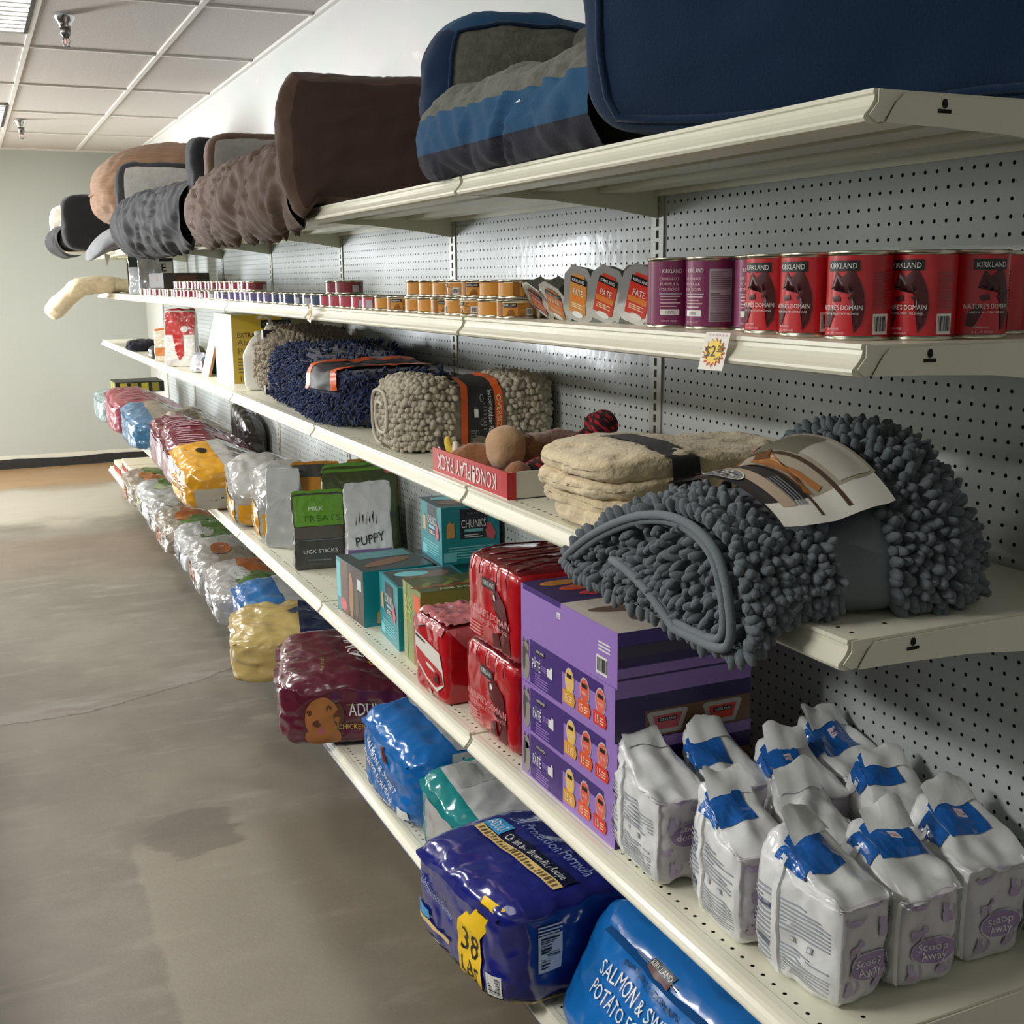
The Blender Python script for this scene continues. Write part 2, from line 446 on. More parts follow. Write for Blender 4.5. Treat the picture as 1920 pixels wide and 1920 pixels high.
# troffers
lens = mat('troffer_lens', (250, 250, 246), .4, emit=((255, 252, 246), 1.5))
louv = mat('troffer_louver', (150, 148, 144), .4)
dk = mat('troffer_gap', (48, 47, 46), .6)
first = None
GT = 'ceiling troffer lights'
for i, (tx, ty, lab) in enumerate(((-1.33, 2.13, 'recessed ceiling light with white slatted lens nearer the camera, left of the nearer sprinkler'), (-1.33, 5.79, 'recessed ceiling light with white slatted lens left of the farther sprinkler'))):
    t = thing('ceiling_light', lab, 'ceiling light', (tx, ty, H), 0, GT)
    if not first:
        m = MB(); m.box(-.29, -.585, .001, .29, .585, .010, lens); lm = m
        fr = MB(); fr.box(-.303, -.597, -.004, -.285, .597, .010, louv).box(.285, -.597, -.004, .303, .597, .010, dk).box(-.303, -.597, -.004, .303, -.582, .010, louv).box(-.303, .582, -.004, .303, .597, .010, louv)
        sl = MB()
        for k in range(1, 13): sl.box(-.285, -.585 + k * .09 - .002, -.004, .285, -.585 + k * .09 + .002, .002, louv)
        first = (lm.obj('lens', t), fr.obj('frame', t), sl.obj('louver', t))
    else:
        for q in first:
            d = q.copy(); COL.objects.link(d); d.parent = t
# shelving run added across the aisle, unseen, to block side and window light
t = thing('light_block_run', 'dark unseen shelving run added across the aisle to block side light', 'shelving', (-2.66, -1.7, 0))
rk = mat('run_steel', (96, 94, 86), .5)
m = MB(); m.box(-.03, -4.2, 0, .03, 3.2, 1.40, rk).box(-.03, 3.2, 0, .03, 5.7, 2.05, rk); m.obj('back_panel', t)  # taller far stretch added to cut the window light on the near bays
for z in (.20, .62, 1.02): m = MB(); m.box(.03, -4.2, z - .03, .38, 4.2, z, rk); m.obj('shelf', t)
# sprinklers
chrome = mat('chrome', (200, 200, 202), .18, 1.0)
dull = mat('dull_chrome', (120, 118, 116), .3, 1.0)
bulb = mat('sprinkler_bulb', (214, 120, 120), .1, coat=.5)
def sprinkler(loc, lab):
    t = thing('fire_sprinkler', lab, 'sprinkler', loc, 0, 'ceiling sprinklers')
    m = MB(); m.lathe([(.045, 0), (.044, -.006), (.034, -.02), (.026, -.035), (.024, -.045), (.0, -.045)], 24, chrome); m.obj('escutcheon', t)
    m = MB(); m.lathe([(.0, -.04), (.022, -.042), (.022, -.075), (.017, -.08), (.012, -.09), (0, -.09)], 20, dull); m.obj('body', t)
    m = MB()
    for s in (-1, 1): m.tube([(s * .009, 0, -.088), (s * .014, 0, -.10), (s * .012, 0, -.115), (s * .003, 0, -.122)], .0025, 6, dull)
    m.lathe([(0, -.122), (.014, -.122), (.014, -.1245), (0, -.1245)], 16, dull); m.obj('deflector', t)
    m = MB(); m.lathe([(0, -.09), (.004, -.095), (.004, -.112), (0, -.119)], 10, bulb); m.obj('glass_bulb', t)
sprinkler((-.898, 2.29, H), 'chrome fire sprinkler head nearer the camera, beside the larger ceiling light')
sprinkler((-.924, 6.00, H), 'chrome fire sprinkler head on the ceiling tile close to the far wall')
# ---------------------------------------------------------------- gondola shelving
IN = .0254
JY = lambda k: (1.5 - 48 * k) * IN
ZT, ZC, ZM, ZL, ZK = 1.8545, 1.5728, 1.2173, .6586, .240
BAY = 48 * IN
cream = mat('cream_steel', (226, 224, 204), .38, coat=.1, var=(5, .04))
peg_m = mat('pegboard_paint', (176, 181, 180), .42, coat=.15, var=(3, .06), bump=('noise', 30, .06, .01))
post_m = mat('upright_steel', (168, 168, 158), .4, .15)
void = mat('cavity_shade', (18, 18, 17), .9)  # near-black stands in for the shade inside holes and slots
def perf(mb, O, U, V, nu, nv, p, r, m, depth=None):
    """sheet with nu x nv square cells of pitch p, each with a round hole (real opening)"""
    ang = [(1, 0), (1, 1), (0, 1), (-1, 1), (-1, 0), (-1, -1), (0, -1), (1, -1)]
    O = Vector(O); U = Vector(U); V = Vector(V); vs = []; fs = []
    Nn = U.cross(V)
    for i in range(nu):
        for j in range(nv):
            c = O + U * ((i + .5) * p) + V * ((j + .5) * p); b = len(vs)
            for k, (a, e) in enumerate(ang):
                vs.append(c + (U * a + V * e) * (p / 2))
            for k in range(8):
                t = k * PI / 4; vs.append(c + (U * math.cos(t) + V * math.sin(t)) * r)
            for k in range(8):
                l = (k + 1) % 8; fs.append((b + k, b + l, b + 8 + l, b + 8 + k))
    mb.add(vs, fs, m)
# --- back panels: quarter-inch perforated board, one per four-foot bay
pb = MB()
yo = 1.0 * IN; nz = 64; zb = 1.658 - 56.5 * IN
perf(pb, (0, yo, zb), (0, 1, 0), (0, 0, 1), 46, nz, IN, .0033, peg_m)
zt = zb + nz * IN
pb.box(0, yo, zb - .12, .004, yo + 46 * IN, zb, peg_m)
pb_me = pb.mesh('pegboard_panel')
bk = MB().box(.02, yo + .001, zb - .12, .024, BAY - yo - .001, zt, void)  # black sheet standing in for the dark cavity behind the holes
bk_me = bk.mesh('cavity_shade_sheet')
BAYS = [2, 1, 0, -1, -2, -3, -4]
ORD = ['nearest the camera', 'second from the camera', 'third from the camera', 'fourth from the camera', 'fifth from the camera', 'sixth from the camera', 'farthest, by the end wall']
for k, od in zip(BAYS, ORD):
    t = thing('pegboard_bay', 'white perforated pegboard back of the shelving bay ' + od, 'pegboard', (0, JY(k), 0), 0, 'pegboard backs of the shelving')
    for nm, me in (('perforated_panel', pb_me), ('cavity_shade_sheet', bk_me)):
        o = bpy.data.objects.new(nm, me); COL.objects.link(o); o.parent = t
# --- slotted uprights
up = MB(); w = .0245
up.box(-.004, -w, 0, .028, -.006, 1.845, post_m).box(-.004, .006, 0, .028, w, 1.845, post_m)
for i in range(72): up.box(-.004, -.006, i * IN, .0, .006, i * IN + .008, post_m)
up.box(.024, -.006, 0, .028, .006, 1.845, void)
up_me = up.mesh('slotted_post')
ft = MB().box(-.26, -.02, 0, -.005, .02, .09, post_m); ft_me = ft.mesh('base_foot')
for i, k in enumerate([2, 1, 0, -1, -2, -3, -4, -5]):
    lab = 'slotted steel upright post at the ' + (['near end of the shelving, outside the right edge', 'first joint', 'second joint', 'third joint', 'fourth joint', 'fifth joint', 'sixth joint', 'far end of the shelving'][i]) + (' of the shelving counted from the camera' if 0 < i < 7 else '')
    t = thing('upright_post', lab, 'post', (0, JY(k), 0), 0, 'uprights of the shelving')
    for nm, me in (('slotted_tube', up_me), ('base_foot', ft_me)):
        o = bpy.data.objects.new(nm, me); COL.objects.link(o); o.parent = t
# --- shelves
D = .456
pan = MB()
L0, L1 = .004, BAY - .004
perf(pan, (-D + .004, L0 + .018, 0), (0, 1, 0), (1, 0, 0), 46, 1, IN, .0034, cream)
y1 = L0 + .018 + 46 * IN
pan.box(-D + .004, L0, -.002, -D + .004 + IN, L0 + .018, 0, cream).box(-D + .004, y1, -.002, -D + .004 + IN, L1, 0, cream)
xs = -D + .004 + IN
pan.box(-D - .004, L0, -.002, -D + .004, L1, 0, cream)
pan.box(xs, L0, -.002, xs + IN, L1, 0, cream)
perf(pan, (xs + IN, L0 + .018, 0), (0, 1, 0), (1, 0, 0), 23, 1, IN * 2, .0034, cream)
pan.box(xs + IN, L0, -.002, xs + 3 * IN, L0 + .018, 0, cream).box(xs + IN, y1, -.002, xs + 3 * IN, L1, 0, cream)
pan.box(xs + 3 * IN, L0, -.002, -.006, L1, 0, cream)
pan.box(-D, L0, -.034, -D + .002, L1, -.002, cream)                       # front channel
pan.box(-D, L0, -.036, -D + .05, L1, -.034, cream).box(-D + .048, L0, -.034, -D + .05, L1, -.012, cream)
pan.box(-D + .05, L0, -.013, -.02, L1, -.0115, cream)
for xr in (-.28, -.12): pan.box(xr - .035, L0 + .01, -.026, xr + .035, L1 - .01, -.013, cream)   # stiffening ribs
pan.box(-.012, L0, -.03, -.008, L1, -.002, cream)
for yy in (L0, L1 - .0015):                                               # slanted side flange
    pan.extr([(-D - .008, 0), (-.008, 0), (-.008, -.045), (-.24, -.040), (-.372, -.021), (-.44, -.012), (-.455, -.034), (-.464, -.036), (-.476, -.028), (-.464, -.014)], .0015, cream,
             Matrix(((1, 0, 0, 0), (0, 0, 1, yy), (0, 1, 0, 0), (0, 0, 0, 1))))
pan_me = pan.mesh('shelf_pan', 1e-6)
prof = [(-.455, .0015), (-.468, .0012), (-.469, -.004), (-.4665, -.006), (-.4675, -.011), (-.4705, -.017), (-.4755, -.023), (-.4805, -.0275), (-.4812, -.031), (-.479, -.035), (-.470, -.0375), (-.462, -.037), (-.460, -.03), (-.458, -.01)]
lip = MB().extr(prof, BAY - .016, cream, Matrix(((1, 0, 0, 0), (0, 0, 1, .008), (0, 1, 0, 0), (0, 0, 0, 1))))
lip_me = lip.mesh('price_rail')
blk = MB()
plate = [(-.004, -.002), (-.43, -.004), (-.44, -.013), (-.455, -.036), (-.38, -.0375), (-.27, -.042), (-.12, -.058), (-.004, -.076)]
MX = Matrix(((1, 0, 0, 0), (0, 0, 1, .0), (0, 1, 0, 0), (0, 0, 0, 1)))
def brk(y):
    b = MB(); b.extr(plate, .0025, cream, Matrix.Translation((0, y, 0)) @ MX)
    s = 1
    return b
def bracket_mesh(y, ys):
    b = brk(y)
    f = lambda a, c, e=0.0: (a, ys - (e if ys <= y else -e), c)
    b.disc(f, -.371, -.012, .0045, .0055, void, 14, .0006)
    b.rect(f, -.381, -.0225, -.361, -.018, void, 1, 1, .0006)
    return b.mesh('bracket')
br_me = [bracket_mesh(.0008, .0008 if True else 0), bracket_mesh(BAY - .0033, BAY - .0008)]
LV = [('top shelf', ZT, 0), ('can shelf', ZC, 0), ('pet mat shelf', ZM, 0), ('litter shelf', ZL, 0), ('bottom deck', ZK, -.017)]
SH_G = {n: 'cream steel sections of the ' + n for n, z, dx in LV}
WHAT = {'top shelf': 'under the dog beds', 'can shelf': 'under the row of cans', 'pet mat shelf': 'under the pet mats', 'litter shelf': 'under the boxes and pouches', 'bottom deck': 'of the lowest deck'}
for n, z, dx in LV:
    for i, (k, od) in enumerate(zip(BAYS, ORD)):
        t = thing('shelf', 'cream steel shelf %s, section %s' % (WHAT[n], od), 'shelf', (dx, JY(k), z), 0, SH_G[n])
        for nm, me in (('shelf_pan', pan_me), ('price_rail', lip_me)) + ((('bracket', br_me[0]), ('bracket', br_me[1])) if n != 'bottom deck' else ()):
            o = bpy.data.objects.new(nm, me); COL.objects.link(o); o.parent = t
        if n == 'bottom deck':
            kp = MB().box(-.31, .03, -z + .002, -.302, BAY - .03, -.03, mat('kick_plate', (120, 118, 110), .5))
            kp.box(-.4745, .01, -.046, -.4715, BAY - .01, -.036, mat('blue_edge', (70, 84, 150), .4)) if i < 2 else None
            kp.obj('kick_plate', t)
# ---------------------------------------------------------------- dog beds on the top shelf
def fabric(name, col, sc=240, st=.25, sheen=.10, var=None):
    return mat(name, col, .9, sheen=sheen, bump=('noise', sc, st, .004), var=var, spec=.15)
navy = fabric('navy_velour', (16, 42, 72), sheen=.12)
blue = fabric('blue_velour', (32, 76, 112))
ink_navy = fabric('dark_navy_cloth', (34, 35, 50))
olive = fabric('olive_grey_plush', (98, 98, 88), 90, .8, .2, (60, .2))
brown = fabric('brown_velour', (92, 72, 60), var=(9, .12, (1, 4, 1)))
brown_shaded = fabric('brown_velour_shaded', (70, 52, 44))  # same brown velour, with the near side's shade put into its colour
fleece = fabric('grey_fleece', (156, 154, 148), 150, .6, .2, (40, .08))
char = fabric('charcoal_velour', (42, 42, 45), var=(9, .15, (1, 4, 1)))
tan = fabric('tan_corduroy', (150, 118, 94), var=(30, .16, (.4, .4, 3)))
greyf = fabric('heather_grey_cloth', (130, 132, 136), var=(12, .15))
white_plush = fabric('white_plush', (226, 222, 210), 120, .8)
tagm = mat('care_tag', (232, 230, 226), .5)
def panel(mb, w, d, h, m, M, n=6, amp=.006, fr=7, seed=0, faces=None, dip=.04, res=22, sag=0.0):
    """plump upholstered wall: raised corners, dipped top edge"""
    def sh(v, q):
        v.z -= dip * max(0, q.z) * (1 - min(1, abs(q.x)) ** 3) * h / .4
        v.y *= 1 + .25 * (1 - q.x * q.x) * (1 - q.z * q.z)
        return v
    s = Soft(w, d, h, n, amp, fr, seed, sh)
    t = MB(); s.build(t, m, res, faces)
    off = len(mb.v)
    for i, k in enumerate(t.mi): pass
    for key in t.mats:
        idx = t.mats.index(key)
        mb.slot(key)
    remap = [mb.slot(k) for k in t.mats]
    def world(v):
        p = M @ Vector(v)
        if sag:
            lo = max(0, 1 - v[2] / (h * .45))
            if p.x < -.484: p.z -= sag * lo * min(1, (-.484 - p.x) / .02)
            else: p.z = max(p.z, ZT + .0025)
        return tuple(p)
    mb.v += [world(v) for v in t.v]
    mb.f += [tuple(i + off for i in f) for f in t.f]; mb.mi += [remap[k] for k in t.mi]; mb.sm += t.sm
    return s
def T(x, y, z, rz=0, rx=0, ry=0):
    return Matrix.Translation((x, y, z)) @ Matrix.Rotation(rz, 4, 'Z') @ Matrix.Rotation(rx, 4, 'X') @ Matrix.Rotation(ry, 4, 'Y')
def piping(mb, s, M, face, m, r=.006, k=.93, n=64):
    pts = []
    for i in range(n):
        t = 2 * PI * i / n; c, d = math.cos(t), math.sin(t)
        q = max(abs(c), abs(d)); a, b = c / q, d / q
        pts.append(M @ s.pt(AX[face](a * k, b * k), .002))
    mb.tube(pts, r, 6, m, True)
def gathered(mb, p0, p1, r, z0, m_fn, seed=0, rz=1.0, amp=.012, freq=16, nu=110, nv=24, slant=1.2, hgt=None):
    """wrinkled front wall: a sagging roll from p0 to p1 (x, y), gathers running across it"""
    p0 = Vector((p0[0], p0[1], 0)); p1 = Vector((p1[0], p1[1], 0)); ax = (p1 - p0); L = ax.length; ax.normalize()
    out = Vector((-ax.y, ax.x, 0))
    if out.x > 0: out = -out
    off = len(mb.f)
    def f(u, v):
        th = -PI * .62 + v * PI * 1.30          # from under the bottom up the aisle side and over
        rr = r * (1 + .06 * noise.noise(Vector((u * 5 + seed, 1, 2))))
        w = noise.noise(Vector((u * L * freq + math.sin(th) * slant + .8 * noise.noise(Vector((u * 9, v * 2, seed))), v * 1.1, seed * 2.3)))
        w2 = noise.noise(Vector((u * L * freq * 2.3 - math.sin(th) * slant, v * 1.5, seed * 5.1 + 9)))
        env = math.sin(PI * min(1, max(0, v * 1.02))) ** .6 * (.35 + .65 * min(1, u * 9, (1 - u) * 9))
        d = rr + amp * env * (1 - 2.2 * abs(w) + .5 * w2)
        q = p0 + ax * (L * u) + out * (d * math.cos(th))
        q.z = z0 + r * rz + d * rz * math.sin(th)
        if q.x > -.484: q.z = max(q.z, ZT + .0025)
        return q
    mb.grid(f, nu, nv, m_fn(0))
    if len(set(map(id, [m_fn(i / nv) for i in range(nv)]))) > 1:
        k = 0
        for i in range(nu):
            for j in range(nv):
                mb.mi[off + k] = mb.slot(m_fn((j + .5) / nv)); k += 1
# --- big blue bed, nearest the camera
A = Vector((-.25, -1.4, ZT))
bedA = thing('dog_bed', 'navy blue bolster dog bed with olive plush lining, nearest on the top shelf', 'dog bed', A)
def place(mb, nm, root, label=None):
    return mb.obj(nm, root, 1e-6, label, -root.location)
M1 = T(-.222, -2.12, ZT + .004, math.radians(-60), math.radians(5))
m = MB(); s = panel(m, .88, .17, .50, navy, M1, 7, .006, 6, 3, dip=.0, res=26)
place(m, 'near_bolster', bedA)
m = MB(); piping(m, s, M1, '-y', navy, .0065, .97); place(m, 'piping', bedA)
m = MB(); gathered(m, (-.395, -1.76), (-.410, -1.02), .092, ZT - .025, lambda v: olive if v > .60 else (blue if .43 < v else ink_navy), 2, 1.12, .012, 11, slant=2.0)
place(m, 'front_wall', bedA)
m = MB(); s2 = panel(m, .46, .17, .345, blue, T(-.235, -.985, ZT + .002, math.radians(-8)), 3.2, .010, 7, 8, {'-y': olive, '-x': navy}, dip=-.02)
place(m, 'far_bolster', bedA)
m = MB(); piping(m, s2, T(-.235, -.985, ZT + .002, math.radians(-8)), '-y', navy, .005, .97); place(m, 'bolster_piping', bedA)
m = MB(); panel(m, .16, .86, .33, olive, T(-.09, -1.33, ZT + .002), 4, .010, 6, 4, {'+x': navy}, dip=0)
place(m, 'back_bolster', bedA)
m = MB(); Soft(.34, .80, .15, 4, .012, 9, 6, None).build(m, olive, 22); o = m.obj('seat_cushion', bedA); o.location = (0, 0.05, .004)
m = MB(); m.box(-.003, -.009, -.011, .0005, .009, .011, tagm); o = m.obj('care_tag', bedA); o.location = (-.478 + .25, -1.49 + 1.4, .112); o.rotation_euler = (0, .35, 0)
# --- brown bed
bedB = thing('dog_bed', 'brown velour bolster dog bed with grey fleece seat, behind the navy bed', 'dog bed', (-.25, .8, ZT))
MBp = T(-.262, -.135, ZT + .0, math.radians(-17), math.radians(6))
m = MB(); s = panel(m, .62, .18, .405, brown, MBp, 4.4, .014, 7, 5, {'-y': brown_shaded}, dip=.055, res=30, sag=.045)
place(m, 'near_bolster', bedB)
m = MB(); gathered(m, (-.425, -.06), (-.425, 1.58), .125, ZT - .075, lambda v: brown, 7, 1.14, .030, 8.5, 200, 30, 2.2); place(m, 'front_wall', bedB)
m = MB(); s = panel(m, .44, .12, .39, brown, T(-.24, 1.60, ZT), 5, .008, 8, 9, {'-y': fleece}, dip=.0); place(m, 'far_bolster', bedB)
m = MB(); panel(m, .15, 1.40, .38, fleece, T(-.04, .85, ZT), 4, .006, 6, 12, {'+x': brown}, dip=.03); place(m, 'back_bolster', bedB)
m = MB(); Soft(.34, 1.36, .20, 4, .008, 8, 16).build(m, fleece, 20); o = m.obj('seat_cushion', bedB); o.location = (.02, .05, .0)
# --- charcoal bed
bedC = thing('dog_bed', 'charcoal bolster dog bed with grey fleece seat, between brown bed and tan cushion', 'dog bed', (-.3, 2.4, ZT))
m = MB(); panel(m, .50, .13, .43, char, T(-.25, 1.80, ZT, math.radians(6)), 5, .008, 8, 15, dip=.05); place(m, 'near_bolster', bedC)
m = MB(); gathered(m, (-.425, 1.80), (-.560, 3.05), .125, ZT - .075, lambda v: char, 17, 1.16, .028, 8, 150, 30, 1.8); place(m, 'front_wall', bedC)
m = MB(); panel(m, .48, .11, .40, char, T(-.41, 3.06, ZT, math.radians(6)), 5, .008, 8, 19, {'-y': fleece}, dip=0); place(m, 'far_bolster', bedC)
m = MB(); panel(m, .15, 1.15, .34, char, T(-.12, 2.45, ZT, math.radians(5)), 4, .006, 6, 22, {'-x': fleece}, dip=.03); place(m, 'back_bolster', bedC)
m = MB(); Soft(.36, 1.15, .23, 4, .008, 8, 26).build(m, fleece, 20); o = m.obj('seat_cushion', bedC, label=None); o.location = (.0, .05, .0); o.rotation_euler = (0, 0, math.radians(6))
# --- grey cushion under the round tan one
def droop(v, q):
    if v.x < -.075: v.z -= 2.0 * (v.x + .075) ** 2
    return v
t = tag(MB().obj('dog_cushion'), 'heather grey round cushion drooping over the shelf edge, under the tan cushion', 'dog cushion')
m = MB(); Soft(.66, .95, .13, 2.8, .010, 8, 31, droop, flat=False).build(m, greyf, 22)
me = m.mesh('dog_cushion', 1e-6); t.data = me; t.location = (-.40, 3.95, ZT + .004)
m = MB(); m.add([(0, 0, 0), (.035, .03, -.012), (.006, .004, -.075), (.004, 0, 0), (.037, .03, -.012), (.010, .004, -.075)], [(0, 1, 2), (3, 5, 4), (0, 3, 4, 1), (1, 4, 5, 2), (2, 5, 3, 0)], tagm)
o = m.obj('care_tag', t); o.location = (-.255, -.20, -.045)
t = thing('dog_cushion', 'plump tan corduroy round cushion on the grey one, behind charcoal bed', 'dog cushion', (-.36, 3.95, ZT + .09))
def lean(v, q):
    v.z += .22 * v.x + .06
    return v
m = MB(); Soft(.64, .80, .42, 2.7, .014, 7, 37, lean, flat=False).build(m, tan, 26); m.obj('cushion', t)
m = MB(); m.tube([(.33 * math.cos(a), .41 * math.sin(a), .27 + .22 * .33 * math.cos(a)) for a in [2 * PI * i / 50 for i in range(50)]], .006, 6, tan, True); m.obj('seam', t)
# --- small far bed
bedF = thing('dog_bed', 'small charcoal dog bed with white plush lining, at the far end of top shelf', 'dog bed', (-.5, 5.3, ZT))
m = MB(); panel(m, .50, .16, .36, char, T(-.53, 4.98, ZT, math.radians(4)), 5, .008, 8, 41, dip=0); place(m, 'near_bolster', bedF)
m = MB(); gathered(m, (-.70, 5.02), (-.74, 5.55), .11, ZT - .03, lambda v: char, 47, .9, .02, 10, 50, 22, 1.0); place(m, 'front_wall', bedF)
m = MB(); panel(m, .50, .10, .33, white_plush, T(-.56, 5.60, ZT - .0), 5, .008, 8, 43, {'+y': char}, dip=0); place(m, 'far_bolster', bedF)
m = MB(); Soft(.5, .52, .20, 4, .008, 8, 46).build(m, white_plush, 16); o = m.obj('seat_cushion', bedF); o.location = (-.04, 0, .0)
# ---------------------------------------------------------------- can shelf
rim_m = mat('tin_rim', (196, 190, 172), .25, 1.0)
def label_m(name, col): return mat(name, col, .32, coat=.25)
redl = label_m('red_label', (192, 20, 32)); plum = label_m('plum_label', (122, 34, 84)); gold = label_m('gold_label', (200, 136, 44))
rose = label_m('rose_label', (176, 60, 78)); maroon_l = label_m('maroon_label', (130, 34, 46)); navy_l = label_m('navy_label', (52, 66, 104)); violet_l = label_m('violet_label', (96, 80, 132)); grey_l = label_m('grey_label', (120, 122, 118)); tan_l = label_m('brown_label', (118, 78, 54))
dkred = ink('darkred', (70, 14, 20)); paleg = ink('pale_grey', (176, 174, 180)); rosew = ink('rose_white', (226, 196, 204)); dgold = ink('dark_gold', (142, 88, 22)); cream_i = ink('cream', (236, 220, 180))
def can_fn(r, h):
    return lambda a, b, e=0.0: ((r + e) * math.sin(a / r), -(r + e) * math.cos(a / r), h / 2 + b)      # a=0 faces -y
def can_parts(root, r, h, lm, print_fn):
    m = MB(); m.lathe([(r, .006), (r, h - .006)], 28, lm)
    if print_fn: print_fn(m, can_fn(r, h), r, h)
    m.obj('label', root)
    m = MB()
    m.lathe([(0, .0025), (r * .93, .0025), (r * .95, .0), (r + .0012, .0), (r + .0016, .002), (r + .0012, .0045), (r - .0005, .006)], 28, rim_m)
    m.obj('bottom_rim', root)
    m = MB()
    m.lathe([(r - .0005, h - .006), (r + .0012, h - .0045), (r + .0016, h - .002), (r + .0012, h), (r * .95, h), (r * .93, h - .004), (r * .78, h - .0045), (r * .76, h - .0035), (0, h - .0035)], 28, rim_m)
    m.obj('lid', root)
def p_red(m, f, r, h):
    # dark dog portrait, name bar, barcode panel to the right
    dog = [(-.012, .030), (-.004, .022), (.010, .034), (.018, .020), (.024, .004), (.026, -.016), (.022, -.034), (.014, -.046), (.020, -.020), (.012, -.006), (.014, .006), (.004, .012), (-.006, .006), (-.014, .012), (-.020, .008)]
    m.poly(f, dog, dkred); m.poly(f, [(-.03, -.022), (-.018, -.012), (-.012, -.02), (-.022, -.040), (-.032, -.038)], dkred)
    m.poly(f, [(-.018, -.002), (-.006, .001), (-.004, -.006), (-.014, -.008)], dkred); m.poly(f, [(.004, -.002), (.010, 0), (.008, -.006)], dkred)
    m.rect(f, -.026, .030, .018, .043, BLACK, 6, 2, .0012); m.text(f, 'KIRKLAND', -.004, .0365, .007, WHITE, .0018, width=.038)
    m.text(f, "NATURE'S DOMAIN", -.006, -.014, .0062, WHITE, .0016, width=.058)
    m.text(f, 'TURKEY & PEA STEW FOR DOGS', -.006, -.0215, .0026, WHITE, .0016, width=.050)
    for i, t in enumerate(('GRAIN-FREE', 'ALL LIFE STAGES')): m.text(f, t, -.024, -.040 - i * .0055, .0026, rosew, .0016, 'l')
    m.barcode(f, .036, -.047, .058, -.022, 3)
    m.lines(f, .036, -.015, .060, .030, 12, ink('red_small', (150, 50, 54)), 4)
def p_plum(m, f, r, h):
    m.text(f, 'KIRKLAND', -.012, .034, .0062, WHITE, .0016, width=.030); m.rect(f, -.032, -.002, .004, -.0005, paleg)
    for i, t in enumerate(('CHICKEN & RICE', 'FORMULA', 'FOR DOGS')): m.text(f, t, -.016, .022 - i * .008, .0046, rosew, .0016, width=.03 if i == 0 else None)
    for i in range(4): m.rect(f, -.030, -.006 - i * .005, .002 - (i % 2) * .006, -.0045 - i * .005, rosew)
    m.rect(f, -.030, -.034, .0, -.025, WHITE); m.text(f, '100%', -.015, -.0295, .005, plum, .0018)
    m.rect(f, .012, -.042, .048, .036, paleg, 8, 4); m.lines(f, .014, .006, .046, .034, 9, ink('plum_small', (118, 90, 112)), 6, .0014); m.lines(f, .014, -.040, .046, .002, 14, ink('plum_small', (118, 90, 112)), 7, .0014)
    m.text(f, 'NET WT 13 OZ', -.016, -.043, .0026, rosew, .0016)
def p_gold(m, f, r, h):
    m.rect(f, -.024, .004, .004, .012, BLACK, 5, 2); m.text(f, 'KIRKLAND', -.010, .008, .0042, WHITE, .0016, width=.024)
    m.rect(f, -.040, -.014, -.028, .014, dgold, 3, 2); m.poly(f, [(-.018, -.014), (-.012, -.002), (-.004, .0), (.002, -.014)], dgold)
    m.rect(f, .022, -.013, .040, .003, paleg, 4, 2); m.barcode(f, .024, -.012, .038, .002, 5, eps=.0012)
    m.lines(f, .006, -.013, .020, .012, 7, dgold, 9); m.rect(f, -.06, .0125, .06, .0150, cream_i, 10, 1, .0005)
def p_small(m, f, r, h):
    m.rect(f, -.024, -.013, -.004, .006, paleg, 4, 2); m.rect(f, -.002, .004, .022, .011, BLACK, 4, 2); m.text(f, 'KIRKLAND', .010, .0075, .004, WHITE, .0016, width=.02)
def can(name, label, group, loc, r, h, lm, pf, rz=0):
    t = thing(name, label, 'can', loc, rz, group); can_parts(t, r, h, lm, pf); return t
RC = .0405; HC = .109
GR = 'tall red dog food cans'
reds = [((-.382, -2.285), -44, 'tall red can of dog food standing at the near front corner of the shelf'),
        ((-.318, -2.325), -44, 'tall red can immediately right of the corner can on the shelf end'),
        ((-.242, -2.335), 12, 'tall red can with its KIRKLAND name facing squarely out'),
        ((-.135, -2.275), -150, 'tall red can cut off by the right edge of the photo'),
        ((-.378, -2.185), -48, 'tall red can standing right behind the corner can'),
        ((-.372, -2.098), -46, 'red can farthest left of the tall ones, touching the plum cans')]
c0 = None
for (x, y), rz, lab in reds:
    if not c0: c0 = can('food_can', lab, GR, (x, y, ZC), RC, HC, redl, p_red, math.radians(rz - 24))
    else: dup(c0, lab, (x, y, ZC), math.radians(rz - 24))
GP = 'tall plum dog food cans'
p0 = can('food_can', 'plum can with grey ingredients panel, middle of the three plum cans', GP, (-.362, -1.930, ZC), RC, HC, plum, p_plum, math.radians(-58))
dup(p0, 'plum can leftmost of the three, beside the silver pate trays', (-.375, -1.838, ZC), math.radians(-18))
dup(p0, 'plum can rightmost of the three, against the tall red cans', (-.334, -2.018, ZC), math.radians(-42))
